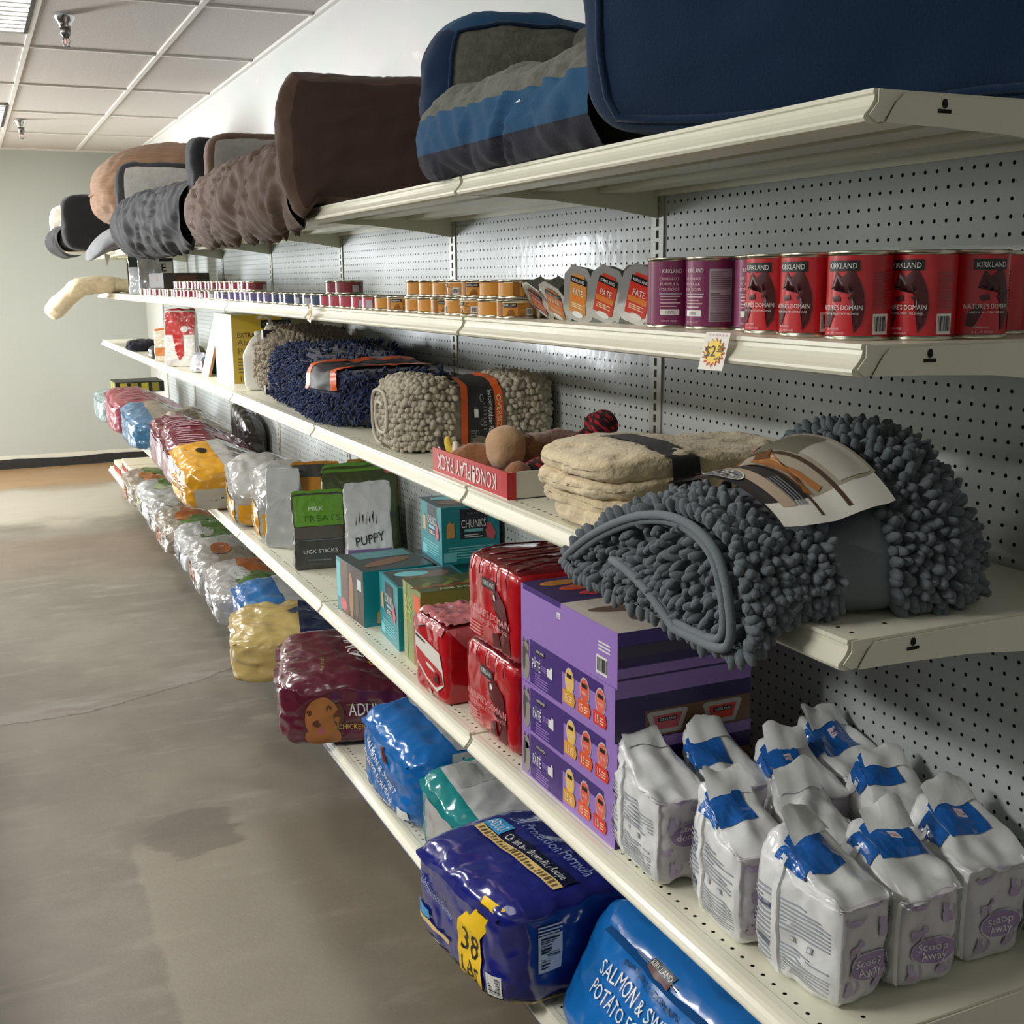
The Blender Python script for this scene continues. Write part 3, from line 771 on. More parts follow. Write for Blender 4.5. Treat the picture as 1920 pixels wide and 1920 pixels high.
# --- silver pate trays
foil = mat('tray_foil', (206, 206, 204), .2, .55, coat=.5); tray_dk = mat('tray_plastic', (88, 88, 80), .35)
def tray(lab, loc, rot, col, name2):
    t = thing('pate_tray', lab, 'pate tray', loc, 0, 'pate trays leaning on the can shelf', rot)
    oc = lambda w, h, c: [(-w + c, -h), (w - c, -h), (w, -h + c), (w, h - c * 1.6), (w - c * 1.3, h), (-w + c * 1.3, h), (-w, h - c * 1.6), (-w, -h + c)]
    m = MB(); W2, H2 = .036, .052
    a = oc(W2 - .002, H2 - .002, .014); b = oc(W2 - .010, H2 - .012, .012)
    vs = [(x, 0, z) for x, z in a] + [(x, .030, z) for x, z in b]
    m.add(vs, [(i, (i + 1) % 8, 8 + (i + 1) % 8, 8 + i) for i in range(8)] + [tuple(range(8, 16))], tray_dk); m.obj('tub', t)
    m = MB(); m.extr(oc(W2, H2, .014), .0016, foil, Matrix(((1, 0, 0, 0), (0, 0, 1, -.0016), (0, 1, 0, 0), (0, 0, 0, 1))))
    f = lambda p, q, e=0.0: (p, -.0018 - e, q)
    pm = label_m('pate_' + name2, col)
    m.poly(f, [(-.020, -.036), (.020, -.036), (.020, .020), (.012, .038), (-.012, .038), (-.020, .020)], pm)
    m.rect(f, -.019, .020, .019, .032, BLACK, 1, 1, .0016); m.text(f, 'KIRKLAND', 0, .026, .006, WHITE, .0022, width=.030)
    m.text(f, 'PATE', 0, .004, .012, WHITE, .0016, width=.024)
    m.rect(f, -.018, -.014, .018, -.004, ink('orange', (222, 128, 54)), 1, 1, .0014); m.lines(f, -.014, -.026, .014, -.016, 3, cream_i, 1, .0015)
    m.disc(f, .002, -.038, .013, .006, WHITE, 12, .0015)
    m.obj('lid_film', t)
R_ = math.radians
tray('pate tray with red label, touching the leftmost plum can', (-.382, -1.745, ZC + .050), (R_(16), R_(20), R_(-56)), (208, 56, 42), 'red')
tray('pate tray with red label, second from the plum cans', (-.386, -1.640, ZC + .050), (R_(18), R_(22), R_(-57)), (206, 66, 42), 'red2')
tray('pate tray with amber label and wide silver rim, third from plum cans', (-.390, -1.545, ZC + .050), (R_(14), R_(16), R_(-68)), (206, 140, 70), 'amber')
tray('pate tray with orange label leaning far back toward the gold cans', (-.392, -1.455, ZC + .034), (R_(46), R_(26), R_(-60)), (200, 116, 66), 'orange')
tray('pate tray with pink label lying nearly flat beside the gold cans', (-.394, -1.385, ZC + .036), (R_(52), R_(30), R_(-62)), (168, 70, 76), 'pink')
tray('pate tray in the back row behind the amber one', (-.300, -1.600, ZC + .050), (R_(10), 0, R_(-30)), (206, 150, 80), 'gold2')
tray('pate tray in the back row behind the two red ones', (-.305, -1.715, ZC + .050), (R_(10), 0, R_(-25)), (178, 50, 60), 'rose2')
# --- small gold cans, stacked two high then single
RS, HS = .0405, .0385
GG = 'small gold cat food cans'
g0 = None
for i, y in enumerate((-1.292, -1.196, -1.098, -1.008, -.920, -.832, -.744)):
    for lv in (0, 1):
        rz = R_((-30, 40, -80, -140, -20, 70, 20)[i] + lv * 47)
        lab = 'small gold can, %s of the two-high row, column %s from the pate trays' % (('bottom', 'top')[lv], ('first', 'second', 'third', 'fourth', 'fifth', 'sixth', 'seventh')[i])
        loc = (-.398 + .004 * ((i * 3 + lv) % 3), y, ZC + lv * (HS + .0003))
        if not g0: g0 = can('food_can', lab, GG, loc, RS, HS, gold, p_gold, rz)
        else: dup(g0, lab, loc, rz)
for lv in (0, 1): dup(g0, 'small gold can %s in the row behind, partly hidden by leaning trays' % ('below', 'above')[lv], (-.305, -1.30, ZC + lv * (HS + .0003)), R_(-10))
for i, y in enumerate((-.600, -.500)): dup(g0, 'small gold can, single height, %s beyond the stacked gold ones' % ('first', 'second')[i], (-.395, y, ZC), R_(-30 + 60 * i))
# --- rose and maroon cans beyond
GRS = 'small rose cat food cans'
r0 = None
for i, y in enumerate((-.400, -.300, -.185, -.08, .02)):
    lab = 'small rose can, %s of the single row left of the gold cans' % ('first', 'second', 'third', 'fourth', 'fifth')[i]
    if not r0: r0 = can('food_can', lab, GRS, (-.398, y, ZC), RS, HS, rose, p_small, R_(-30))
    else: dup(r0, lab, (-.398, y, ZC), R_(-60 + 50 * i))
for i, y in enumerate((-.13, -.03)):
    q = can('food_can', 'small maroon can stacked on the rose cans, ' + ('nearer one of the pair' if i == 0 else 'farther one of the pair'), 'small maroon cans stacked on rose cans', (-.392, y, ZC + HS + .0003), RS, HS, maroon_l, p_small, R_(30 + 40 * i))
# --- the long far row: mixed colours, edges catching the window light
GF = 'far row of small cat food cans'
kinds = {}
rf = random.Random(5)
y = .12; i = 0
seq = ['navy', 'navy', 'navy', 'violet', 'violet', 'violet', 'violet', 'violet', 'grey', 'maroon', 'maroon', 'maroon', 'maroon', 'brown', 'brown', 'brown', 'maroon', 'maroon', 'brown', 'brown']
LM = {'navy': navy_l, 'violet': violet_l, 'grey': grey_l, 'maroon': maroon_l, 'brown': tan_l}
n = 0
while y < 4.05:
    k = seq[min(len(seq) - 1, int(n * len(seq) / 37))]
    loc = (-.400 + rf.uniform(-.006, .006), y, ZC); rz = rf.uniform(0, 6)
    lab = 'small %s-labelled can in the long far row along the shelf front' % k
    if k not in kinds: kinds[k] = can('food_can', lab, GF + ', ' + k + ' labels', loc, RS, HS, LM[k], p_small, rz)
    else: dup(kinds[k], lab, loc, rz)
    y += .105; n += 1
GM = 'maroon cans stacked on the far row'
mm = None
y = 1.35
while y < 3.2:
    loc = (-.33 + rf.uniform(-.004, .004), y, ZC + HS + .0003)
    base = dup(kinds['maroon'], 'small maroon can in the back row under the stacked maroon cans', (loc[0], y, ZC), rf.uniform(0, 6), 'back row of small maroon cans')
    lab = 'small maroon can on top of the back row at the far part of shelf'
    if not mm: mm = can('food_can', lab, GM, loc, RS, HS, maroon_l, p_small, 1)
    else: dup(mm, lab, loc, rf.uniform(0, 6))
    y += .0925
# --- far end clutter
kraft = mat('dark_carton', (58, 50, 46), .6); lidm = mat('white_carton', (224, 226, 220), .5)
def carton(name, label, cat, loc, w, d, h, m1, rz=0, group=None, pr=None, flap=True):
    t = thing(name, label, cat, loc, rz, group)
    m = MB(); m.box(-w / 2, -d / 2, 0, w / 2, d / 2, h, m1)
    if pr: pr(m, boxfn(-w / 2, -d / 2, 0, w / 2, d / 2, h))
    m.obj('carton', t)
    if flap:
        m = MB(); m.box(-w / 2 + .002, -d / 2 + .002, h, w / 2 - .002, -.0006, h + .0012, m1).box(-w / 2 + .002, .0006, h, w / 2 - .002, d / 2 - .002, h + .0012, m1); m.obj('top_flap', t)
    return t
def pr_tray(m, F):
    m.rect(F['-x'], -.05, .0, .05, .03, ink('tray_brown', (96, 62, 48)), 1, 1); m.rect(F['-y'], -.06, -.02, .06, .03, ink('tray_brown', (96, 62, 48)), 1, 1)
carton('open_carton', 'dark brown carton lying on the far row of small cans', 'carton', (-.25, 3.75, ZC + HS + .001), .26, .42, .085, kraft, .05, None, pr_tray)
for i, y in enumerate((3.58, 3.68, 3.78, 3.88, 3.98)):
    for x in (-.31, -.21):
        dup(kinds['brown'], 'small brown can in the block under the dark brown carton', (x, y, ZC), 1.0 * i, 'brown cans under the carton')
clear = mat('clear_plastic', (235, 240, 245), .15, coat=.6, bump=('crinkle', 18, .5, .01), spec=.6)
silver = mat('silver_pouch', (196, 198, 206), .22, .5, coat=.4, bump=('crinkle', 16, .6, .012))
def pouch(lab, cat, loc, w, d, h, m1, rz=0, rx=0, zones=(), pr=None, group=None, seed=0, name='treat_pouch', lean=0.0, amp=.006, n=14):
    """stand-up pouch: deep gusset at the foot, flat sealed top"""
    def sh(v, q):
        t = v.z / h
        k = max(.05, 1 - max(0, t) ** 1.3 * .95)
        v.y *= k; v.x *= 1 - .06 * math.sin(PI * min(1, max(0, t)))
        v.y += lean * t * h
        return v
    t = thing(name, lab, cat, loc, rz, group, (rx, 0, rz) if rx else None)
    s = Soft(w, d, h, n, amp, 13, seed, sh)
    m = MB(); s.build(m, m1, 20)
    f = s.fn('-y')
    for z0, z1, zm in zones: m.rect(f, -.97, z0, .97, z1, zm, 14, 8, .0008)
    if pr: pr(m, f)
    m.obj('pouch', t)
    m = MB()
    top = [s.pt((a / 8 - 1, 0, 1)) for a in range(0, 17)]
    m.grid(lambda u, v: (top[int(round(u * 16))] + Vector((0, lean * .02 * v, .016 * v - .004))), 16, 2, zones[-1][2] if zones else m1); m.obj('top_seal', t)
    return t
bone = mat('white_card', (228, 226, 216), .5)
carton('boxed_book', 'tall white-fronted box standing at the far end of the can shelf', 'carton', (-.36, 4.80, ZC), .10, .05, .225, bone, R_(-8), None, lambda m, F: (m.rect(F['-y'], -.048, -.11, .048, .11, ink('maroon_back', (84, 40, 40)), 1, 1), m.rect(F['-x'], -.022, .085, .022, .11, ink('maroon_back', (84, 40, 40)), 1, 1)))
pouch('crinkled clear and green package at the far end of can shelf', 'package', (-.37, 4.42, ZC), .16, .05, .25, clear, R_(-18), 0, ((.35, .98, ink('dark_green', (44, 58, 42))),), None, None, 3, 'treat_package')
pouch('slim silver grey package standing right of the crinkled green one', 'package', (-.35, 4.22, ZC), .13, .05, .25, silver, R_(-10), 0, (), None, None, 9, 'treat_package')
def pr_e(m, F):
    m.rect(F['-y'], -.055, .02, .055, .09, WHITE, 1, 1); m.text(F['-y'], 'E', 0, .055, .05, BLACK); m.rect(F['-y'], -.055, -.09, .0, .015, WHITE, 1, 1)
carton('toy_box', 'dark hanging box with a big white letter E at far end', 'carton', (-.26, 4.25, ZC), .12, .05, .22, mat('dark_plum_card', (50, 40, 56), .5), R_(-5), None, pr_e)
# --- fleece blanket hanging over the far end of the can shelf
fleece_b = fabric('cream_fleece', (222, 204, 168), 110, .9, .3, (45, .12))
fb = thing('fleece_blanket', 'cream fleece throw draped over the far end of the can shelf', 'blanket', (-.45, 5.4, ZC))
def drape(mb, path, w, th, seed, m):
    P = [Vector(p) for p in path]
    def at(t):
        t = max(0, min(.9999, t)) * (len(P) - 1); i = int(t); f = t - i
        return P[i].lerp(P[i + 1], f)
    def f(u, v):
        c = at(u); tn = (at(u + .02) - at(u - .02)).normalized(); nn = Vector((-tn.z, 0, tn.x)); a = 2 * PI * v
        k = .75 + .25 * min(1, u * 10, (1 - u) * 10) if 0 < u < 1 else .5
        dy = math.copysign(abs(math.cos(a)) ** .6, math.cos(a)) * w / 2 * k; dn = math.copysign(abs(math.sin(a)) ** .7, math.sin(a)) * th / 2 * k
        q = c + nn * dn + Vector((0, dy, 0))
        return q + (nn * math.copysign(1, dn) + Vector((0, math.copysign(.6, dy), 0))) * (.010 * noise.fractal(q * 11 + Vector((seed, 0, 0)), 1, 2, 4))
    mb.grid(f, 60, 44, m, False, True)
    for e in (0, 1): mb.add([f(e, j / 44) for j in range(44)], [tuple(range(44))], m, True)
m = MB(); drape(m, [(.06, 0, .055), (-.12, 0, .060), (-.22, 0, .045), (-.34, 0, -.06), (-.43, 0, -.15)], .42, .12, 2, fleece_b); m.obj('upper_fold', fb)
m = MB(); drape(m, [(.24, 0, .050), (.10, 0, .052), (-.02, 0, .052)], .40, .09, 7, fleece_b); m.obj('lower_fold', fb)
# --- price tags on the rails
ytag = ink('tag_yellow', (246, 208, 60)); rtag = ink('tag_red', (206, 52, 40))
def star(f, m, ca, cb, r1, r2, n, mm, eps):
    pts = []
    for i in range(n * 2):
        r = r1 if i % 2 == 0 else r2; t = PI * i / n
        pts.append((ca + r * math.cos(t), cb + r * .9 * math.sin(t)))
    m.poly(f, pts, mm, eps)
def price_tag(lab, loc, rot, nm='price_tag'):
    t = thing(nm, lab, 'price tag', loc, 0, None, rot)
    m = MB(); m.box(-.024, -.0007, -.026, .024, 0, .026, mat('tag_card', (236, 232, 222), .4)); f = lambda a, b, e=0.0: (a, -.0008 - e, b)
    star(f, m, .0, -.002, .023, .017, 16, rtag, .0004); star(f, m, .0, -.001, .0205, .0155, 16, ytag, .0008)
    for i in range(6): m.rect(f, -.017 + i * .0064, .021, -.014 + i * .0064, .0235, rosew, 1, 1, .0005)
    m.text(f, '$2', -.007, .0, .016, BLACK, .0014, rot=.08); m.text(f, '00', .012, .005, .008, BLACK, .0014); m.rect(f, .006, -.001, .018, .0, BLACK, 1, 1, .0014); m.text(f, 'each', .010, -.009, .005, BLACK, .0014, rot=.2)
    m.obj('card', t)
price_tag('handwritten $2.00 starburst price tag on the rail under the red cans', (-.4865, -2.122, ZC - .020), (R_(-16), 0, R_(-82)))
price_tag('price tag seen nearly edge-on at the second joint of the can rail', (-.492, -.066, ZC - .014), (R_(-10), R_(6), R_(-94)))
# ---------------------------------------------------------------- pet mat shelf
def noodles(mb, pts, r, L, m, seed=0, droop=.35, jit=.45, nseg=4, ns=6):
    """short chenille fingers: pts = [(base, normal)]"""
    rn = random.Random(seed)
    for p, nrm in pts:
        d = (Vector(nrm) + Vector((rn.uniform(-jit, jit), rn.uniform(-jit, jit), rn.uniform(-jit, jit) - droop))).normalized()
        a = d.orthogonal().normalized(); b = d.cross(a); l = L * rn.uniform(.75, 1.2); rr = r * rn.uniform(.85, 1.15)
        vs = []
        for i in range(nseg):
            t = i / (nseg - 1); k = rr * (.8, 1.12, 1.05, .55)[i] if nseg == 4 else rr * math.sin(PI * (.2 + .7 * t))
            c = Vector(p) + d * (l * t)
            for j in range(ns):
                th = 2 * PI * j / ns; vs.append(c + (a * math.cos(th) + b * math.sin(th)) * k)
        vs.append(Vector(p) + d * (l * 1.08))
        fs = [(i * ns + j, i * ns + (j + 1) % ns, (i + 1) * ns + (j + 1) % ns, (i + 1) * ns + j) for i in range(nseg - 1) for j in range(ns)]
        e = (nseg - 1) * ns
        fs += [(e + j, e + (j + 1) % ns, len(vs) - 1) for j in range(ns)]
        mb.add(vs, fs, m, True)
def loop_pt(P, t):
    """smooth closed loop through P (Catmull-Rom)"""
    n = len(P); t = (t % 1.0) * n; i = int(t); f = t - i
    p0, p1, p2, p3 = (Vector(P[(i + k - 1) % n]) for k in range(4))
    return .5 * ((2 * p1) + (p2 - p0) * f + (2 * p0 - 5 * p1 + 4 * p2 - p3) * f * f + (3 * p1 - p0 - 3 * p2 + p3) * f ** 3)
slate = fabric('slate_chenille', (98, 106, 112), 400, .3, .15)
slate_b = fabric('slate_binding', (112, 120, 126), 500, .3, .1)
film_grey = mat('grey_strap', (92, 100, 104), .35)
lab_dark = card('label_dark', (54, 52, 54)); lab_or = card('label_orange', (226, 98, 42)); lab_white = card('label_white', (226, 224, 214))
mat_t = thing('pet_mat', 'big slate grey chenille pet mat folded in a paper band, overhanging the near shelf corner', 'pet mat', (-.33, -2.15, ZM))
# cross sections in (y, z), shelf-relative; loop runs over the top from the far side to the near side and back underneath
SECT = [(-.545, [(-1.80, -.012), (-1.90, .050), (-2.04, .105), (-2.16, .122), (-2.25, .096), (-2.288, .03), (-2.285, -.035), (-2.19, -.045), (-2.05, -.040), (-1.92, -.034), (-1.83, -.030)]),
        (-.485, [(-1.84, .008), (-1.92, .070), (-2.05, .122), (-2.16, .136), (-2.26, .104), (-2.298, .045), (-2.290, .010), (-2.20, .004), (-2.05, .004), (-1.94, .004), (-1.87, .004)]),
        (-.425, [(-2.00, .030), (-2.03, .090), (-2.10, .140), (-2.19, .150), (-2.28, .110), (-2.318, .050), (-2.300, .010), (-2.22, .004), (-2.12, .004), (-2.06, .004), (-2.02, .008)]),
        (-.345, [(-2.00, .030), (-2.02, .105), (-2.09, .172), (-2.19, .180), (-2.29, .130), (-2.330, .060), (-2.320, .010), (-2.22, .004), (-2.12, .004), (-2.06, .004), (-2.01, .008)]),
        (-.265, [(-1.97, .040), (-1.985, .135), (-2.06, .205), (-2.17, .210), (-2.29, .155), (-2.345, .075), (-2.345, .010), (-2.24, .004), (-2.12, .004), (-2.04, .004), (-1.98, .008)]),
        (-.185, [(-1.99, .040), (-2.00, .135), (-2.07, .200), (-2.17, .200), (-2.27, .140), (-2.315, .065), (-2.310, .010), (-2.22, .004), (-2.12, .004), (-2.05, .004), (-2.00, .008)])]
def mat_pt(u, v):
    """u 0..1 front to back, v 0..1 round the section"""
    n = len(SECT) - 1; u = max(0, min(.99999, u)) * n; i = int(u); f = u - i; f = f * f * (3 - 2 * f)
    a = loop_pt([(SECT[i][0], y, z) for y, z in SECT[i][1]], v); b = loop_pt([(SECT[i + 1][0], y, z) for y, z in SECT[i + 1][1]], v)
    q = a.lerp(b, f); x0 = SECT[i][0] + (SECT[i + 1][0] - SECT[i][0]) * (u - i); q.x = x0
    q.z += ZM
    return q
def mat_nrm(u, v):
    e = .004
    d = (mat_pt(u, v + e) - mat_pt(u, v - e)).cross(mat_pt(min(1, u + .02), v) - mat_pt(max(0, u - .02), v)).normalized()
    c = sum(((mat_pt(u, k / 6)) for k in range(6)), Vector()) / 6
    return d if d.dot(mat_pt(u, v) - c) > 0 else -d
m = MB(); m.grid(lambda u, v: mat_pt(u, v), 24, 40, slate, False, True)
cap = [mat_pt(1, j / 40) for j in range(40)]; m.add(cap, [tuple(range(40))], slate)
core = MB()
cc = sum((mat_pt(.03, j / 40) for j in range(40)), Vector()) / 40
m.grid(lambda u, v: (mat_pt(.045, v)).lerp(cc + Vector((.02, 0, 0)), u), 5, 40, slate, False, True)
pts = []; rn = random.Random(2)
NU = 34
for i in range(NU):
    u = (i + .5) / NU
    x = mat_pt(u, 0).x
    if -.425 < x < -.345: continue
    per = sum((mat_pt(u, (k + 1) / 30) - mat_pt(u, k / 30)).length for k in range(30)); nv = int(per / .0145)
    for j in range(nv):
        v = ((j + (i % 2) * .5 + rn.uniform(-.25, .25)) / nv) % 1
        if .22 < u < .64 and .165 < v < .36: continue
        p = mat_pt(u + rn.uniform(-.006, .006), v)
        if p.z < ZM + .012 and p.x > -.48: continue
        nn = mat_nrm(u, v)
        if u < .12: nn = (nn + Vector((-.35, 0, 0))).normalized()
        if x > -.25: nn = (nn + Vector((.12, 0, 0))).normalized()
        pts.append((p - nn * .004, nn))
noodles(m, pts, .0074, .0235, slate, 3, .22, .30)
ins = []
for i in range(7):
    k = .12 + i * .13
    for j in range(int(44 * (1 - k * .75))):
        p = (mat_pt(.045, (j + rn.random() * .8) / (44 * (1 - k * .75)))).lerp(cc, k); ins.append((p, Vector((-1, rn.uniform(-.5, .5), rn.uniform(-.2, .4)))))
noodles(m, ins, .0068, .024, slate, 5, .2, .35)
m.obj('chenille_pile', mat_t, 0, None, -mat_t.location)
m = MB()
for off, x in ((.93, -.556), (.84, -.550)):
    path = []
    for j in range(46):
        v = .005 + .66 * j / 45
        q = mat_pt(0, v); c = cc + Vector((0, .04, 0)); q = c + (q - c) * off; q.x = x; path.append(q)
    mid = cc + Vector((0, .10, .0)); mid.x = x
    last = path[-1]
    path += [last.lerp(mid, k) + Vector((0, 0, .012 * math.sin(PI * k))) for k in (.2, .4, .6, .8, 1.0)]
    m.tube(path, .0065, 8, slate_b)
m.obj('bound_edge', mat_t, 0, None, -mat_t.location)
m = MB()
US, UE = .40, .60
def strap(u, v): 
    p = mat_pt(US + (UE - US) * u, v); return p + mat_nrm(US + (UE - US) * u, v) * .003
m.grid(lambda u, v: strap(u, v), 8, 44, film_grey, False, True); m.obj('grey_strap', mat_t, 0, None, -mat_t.location)
m = MB()
LA, LB = .20, .66
def lab_f(a, b, e=0.0):     # a 0..1 across (front to back), b 0..1 far edge to near edge
    u = LA + (LB - LA) * a; v = .155 + .215 * b
    return mat_pt(u, v) + mat_nrm(u, v) * (.027 + e)
m.grid(lambda u, v: lab_f(u, v), 18, 22, lab_dark)
m.rect(lab_f, 0, 0, 1, .07, lab_or, 12, 2, .001); m.rect(lab_f, 0, 0, .035, .30, lab_or, 2, 6, .001)
m.rect(lab_f, .03, .82, .98, 1.0, lab_white, 10, 4, .001)
m.rect(lab_f, .42, .10, 1.0, .82, card('photo_room', (168, 158, 142)), 10, 10, .001)
m.rect(lab_f, .70, .12, .97, .50, card('photo_sofa', (120, 118, 104)), 6, 6, .0014); m.rect(lab_f, .72, .50, .97, .80, card('photo_pillow', (196, 192, 182)), 6, 6, .0014)
m.rect(lab_f, .20, .08, .30, .86, card('wood_strip', (176, 158, 136)), 3, 12, .0014)
m.rect(lab_f, .40, .12, .425, .95, card('frame_brown', (80, 62, 50)), 2, 10, .0016); m.rect(lab_f, .66, .12, .69, .95, card('frame_brown', (80, 62, 50)), 2, 10, .0016)
dogc = card('photo_dog', (168, 112, 66))
m.poly(lab_f, [(.44, .70), (.40, .78), (.46, .80), (.50, .66), (.54, .80), (.60, .78), (.58, .62), (.60, .42), (.66, .34), (.64, .24), (.56, .22), (.50, .32), (.44, .46)], dogc, .002)
m.poly(lab_f, [(.60, .36), (.70, .30), (.66, .20), (.58, .24)], card('photo_dog_face', (112, 74, 48)), .0024)
m.disc(lab_f, .14, .40, .115, .16, lab_white, 22, .0024); m.disc(lab_f, .14, .40, .105, .145, card('swatch', (134, 134, 134)), 22, .003)
for k in range(26): m.disc(lab_f, .14 + .08 * math.cos(k * 2.4) * math.sqrt(k / 26), .40 + .115 * math.sin(k * 2.4) * math.sqrt(k / 26), .012, .012, lab_white if k % 2 else lab_dark, 6, .0036)
m.rect(lab_f, .78, .02, .97, .10, lab_or, 3, 3, .0024); m.lines(lab_f, .80, .03, .95, .09, 3, lab_dark, 4, .003)
fl = lambda a, b, e=0.0: lab_f(a / .9, .5 - b, e)
m.text(lab_f, 'FURHAVEN' if False else 'Pet Mat', .12, .16, .04, WHITE, .003, rot=-PI / 2, width=.14)
for k in range(4): m.rect(lab_f, .30 + k * .02, .60, .31 + k * .02, .86, GREY, 1, 4, .002)
m.obj('paper_label', mat_t, 0, 'printed paper label with a dog photo', -mat_t.location)
# --- folded cream throw
bl = thing('fleece_throw', 'folded cream fleece throw with a black band, between toy tray and slate mat', 'blanket', (-.245, -1.655, ZM))
def fold_sh(sd):
    def f(v, q):
        v.z += .006 * math.sin(v.x * 16 + sd) * (q.z > 0); v.y += .008 * math.sin(v.x * 9 + sd)
        v.x += .008 * math.sin(v.y * 14 + sd * 2)
        return v
    return f
for i, (z, w, d, h, nm) in enumerate(((.0, .43, .295, .046, 'lower_fold'), (.030, .445, .30, .046, 'lower_fold'), (.062, .44, .295, .046, 'upper_fold'), (.094, .44, .30, .046, 'upper_fold'))):
    m = MB(); Soft(w, d, h, 5, .009, 20, 50 + i, fold_sh(i)).build(m, fleece_b, 26); o = m.obj(nm, bl); o.location = (-.012 if i > 1 else 0, .004 * (i % 2), z)
bandp = [(.160, .002), (.166, .06), (.158, .136), (.06, .152), (-.06, .152), (-.158, .136), (-.167, .06), (-.160, .002)]
def open_pt(P, t):
    t = max(0, min(.9999, t)) * (len(P) - 1); i = int(t); f = t - i
    return P[i][0] + (P[i + 1][0] - P[i][0]) * f, P[i][1] + (P[i + 1][1] - P[i][1]) * f
bandm = fabric('black_band', (38, 38, 40))
m = MB(); m.grid(lambda u, v: (-.125 + .055 * u + .02 * v, *open_pt(bandp, v)), 4, 28, bandm); m.obj('black_band', bl)
# --- red toy tray
kred = card('toy_tray_red', (190, 34, 44)); kwhite = card('tray_inside', (214, 214, 206), .5)
kt = thing('toy_tray', 'shallow red cardboard tray of plush toys with upside-down white lettering', 'tray', (-.245, -1.155, ZM))
m = MB(); w, d, h = .42, .415, .056
m.box(-w / 2, -d / 2, 0, w / 2, d / 2, .003, kwhite); m.obj('tray_floor', kt)
m = MB(); m.box(-w / 2, -d / 2, .003, -w / 2 + .004, d / 2, h, kred)
f = lambda a, b, e=0.0: (-w / 2 - e, -a, h / 2 + b)
m.text(f, 'KONG', .105, 0, .036, WHITE, .0012, rot=PI, width=.105); m.text(f, 'PLAY PACK', -.075, 0, .036, WHITE, .0012, rot=PI, width=.20)
m.disc(f, .038, -.004, .0085, .015, WHITE, 14, .0012); m.disc(f, .038, .012, .006, .008, WHITE, 12, .0012); m.obj('front_wall', kt)
m = MB(); m.box(w / 2 - .004, -d / 2, .003, w / 2, d / 2, h + .004, kred); m.obj('back_wall', kt)
m = MB(); m.box(-w / 2 + .004, -d / 2, .003, w / 2 - .004, -d / 2 + .004, h, kwhite).box(-w / 2, -d / 2 - .001, .0, -w / 2 + .02, -d / 2, h, kred).box(-w / 2 + .0, -d / 2 - .0006, .0, w / 2, -d / 2, .002, BLACK); m.obj('side_wall', kt)
m = MB(); m.box(-w / 2 + .004, d / 2 - .004, .003, w / 2 - .004, d / 2, h, kwhite); m.obj('side_wall', kt)
rust = fabric('rust_plush', (140, 92, 58), 120, .8, .3); tanp = fabric('tan_plush', (186, 150, 112), 160, .4, .3)
def plaid():
    if 'red_plaid' in MATS: return MATS['red_plaid']
    m = fabric('red_plaid', (150, 26, 36)); N, L = nodes(m); b = N['Principled BSDF']
    tc = N.new('ShaderNodeTexCoord'); sp = N.new('ShaderNodeSeparateXYZ'); L.new(tc.outputs['Object'], sp.inputs[0])
    def stripe(o, k, w):
        a = N.new('ShaderNodeMath'); a.operation = 'MULTIPLY'; L.new(o, a.inputs[0]); a.inputs[1].default_value = k
        c = N.new('ShaderNodeMath'); c.operation = 'FRACT'; L.new(a.outputs[0], c.inputs[0])
        e = N.new('ShaderNodeMath'); e.operation = 'LESS_THAN'; L.new(c.outputs[0], e.inputs[0]); e.inputs[1].default_value = w
        return e.outputs[0]
    def add(p, q, op='MAXIMUM'):
        e = N.new('ShaderNodeMath'); e.operation = op; L.new(p, e.inputs[0]); L.new(q, e.inputs[1]); return e.outputs[0]
    ad = N.new('ShaderNodeMath'); L.new(sp.outputs[0], ad.inputs[0]); L.new(sp.outputs[2], ad.inputs[1])
    sb = N.new('ShaderNodeMath'); sb.operation = 'SUBTRACT'; L.new(sp.outputs[1], sb.inputs[0]); L.new(sp.outputs[2], sb.inputs[1])
    s = add(stripe(ad.outputs[0], 52, .42), stripe(sb.outputs[0], 52, .42))
    mx = N.new('ShaderNodeMixRGB'); L.new(s, mx.inputs[0]); mx.inputs[1].default_value = (*srgb(168, 30, 40), 1); mx.inputs[2].default_value = (*srgb(40, 22, 24), 1)
    L.new(mx.outputs[0], b.inputs['Base Color']); return m
def blob(mb, c, r, m, seed=0, amp=.004, n=2.0, fr=24, rz=0, ry=0):
    s = Soft(2 * r[0], 2 * r[1], 2 * r[2], n, amp, fr, seed, None, False, False)
    t = MB(); s.build(t, m, 12)
    Mx = T(c[0], c[1], c[2], rz, 0, ry) @ Matrix.Translation((0, 0, -r[2]))
    mb.add(t.v, t.f, m, True, Mx)
ZB = ZM + .004
bear = thing('plush_bear', 'rust brown plush bear with tan muzzle lying in the red toy tray', 'plush toy', (-.33, -1.15, ZB), 0, 'plush toys in the red tray')
m = MB(); blob(m, (.10, .06, .045), (.13, .06, .045), rust, 1, .008, 2.3, 30, R_(20)); m.obj('body', bear)
m = MB(); blob(m, (.0, .045, .052), (.055, .055, .048), rust, 2, .008, 2.3, 40); m.obj('head', bear)
m = MB(); blob(m, (-.045, -.030, .075), (.040, .044, .046), tanp, 3, .003, 2.4, 30); m.obj('muzzle', bear)
m = MB(); blob(m, (-.06, .09, .036), (.06, .03, .034), rust, 4, .006, 2.2, 30, R_(-40)); m.obj('arm', bear)
m = MB(); blob(m, (.03, -.09, .03), (.05, .03, .028), rust, 5, .006, 2.2, 30, R_(-30)); m.obj('arm', bear)
tp = thing('plush_toy', 'red plaid plush toy standing highest at the back of the toy tray', 'plush toy', (-.17, -1.20, ZB), 0, 'plush toys in the red tray')
m = MB(); blob(m, (.0, .0, .055), (.05, .055, .055), plaid(), 6, .006); m.obj('body', tp)
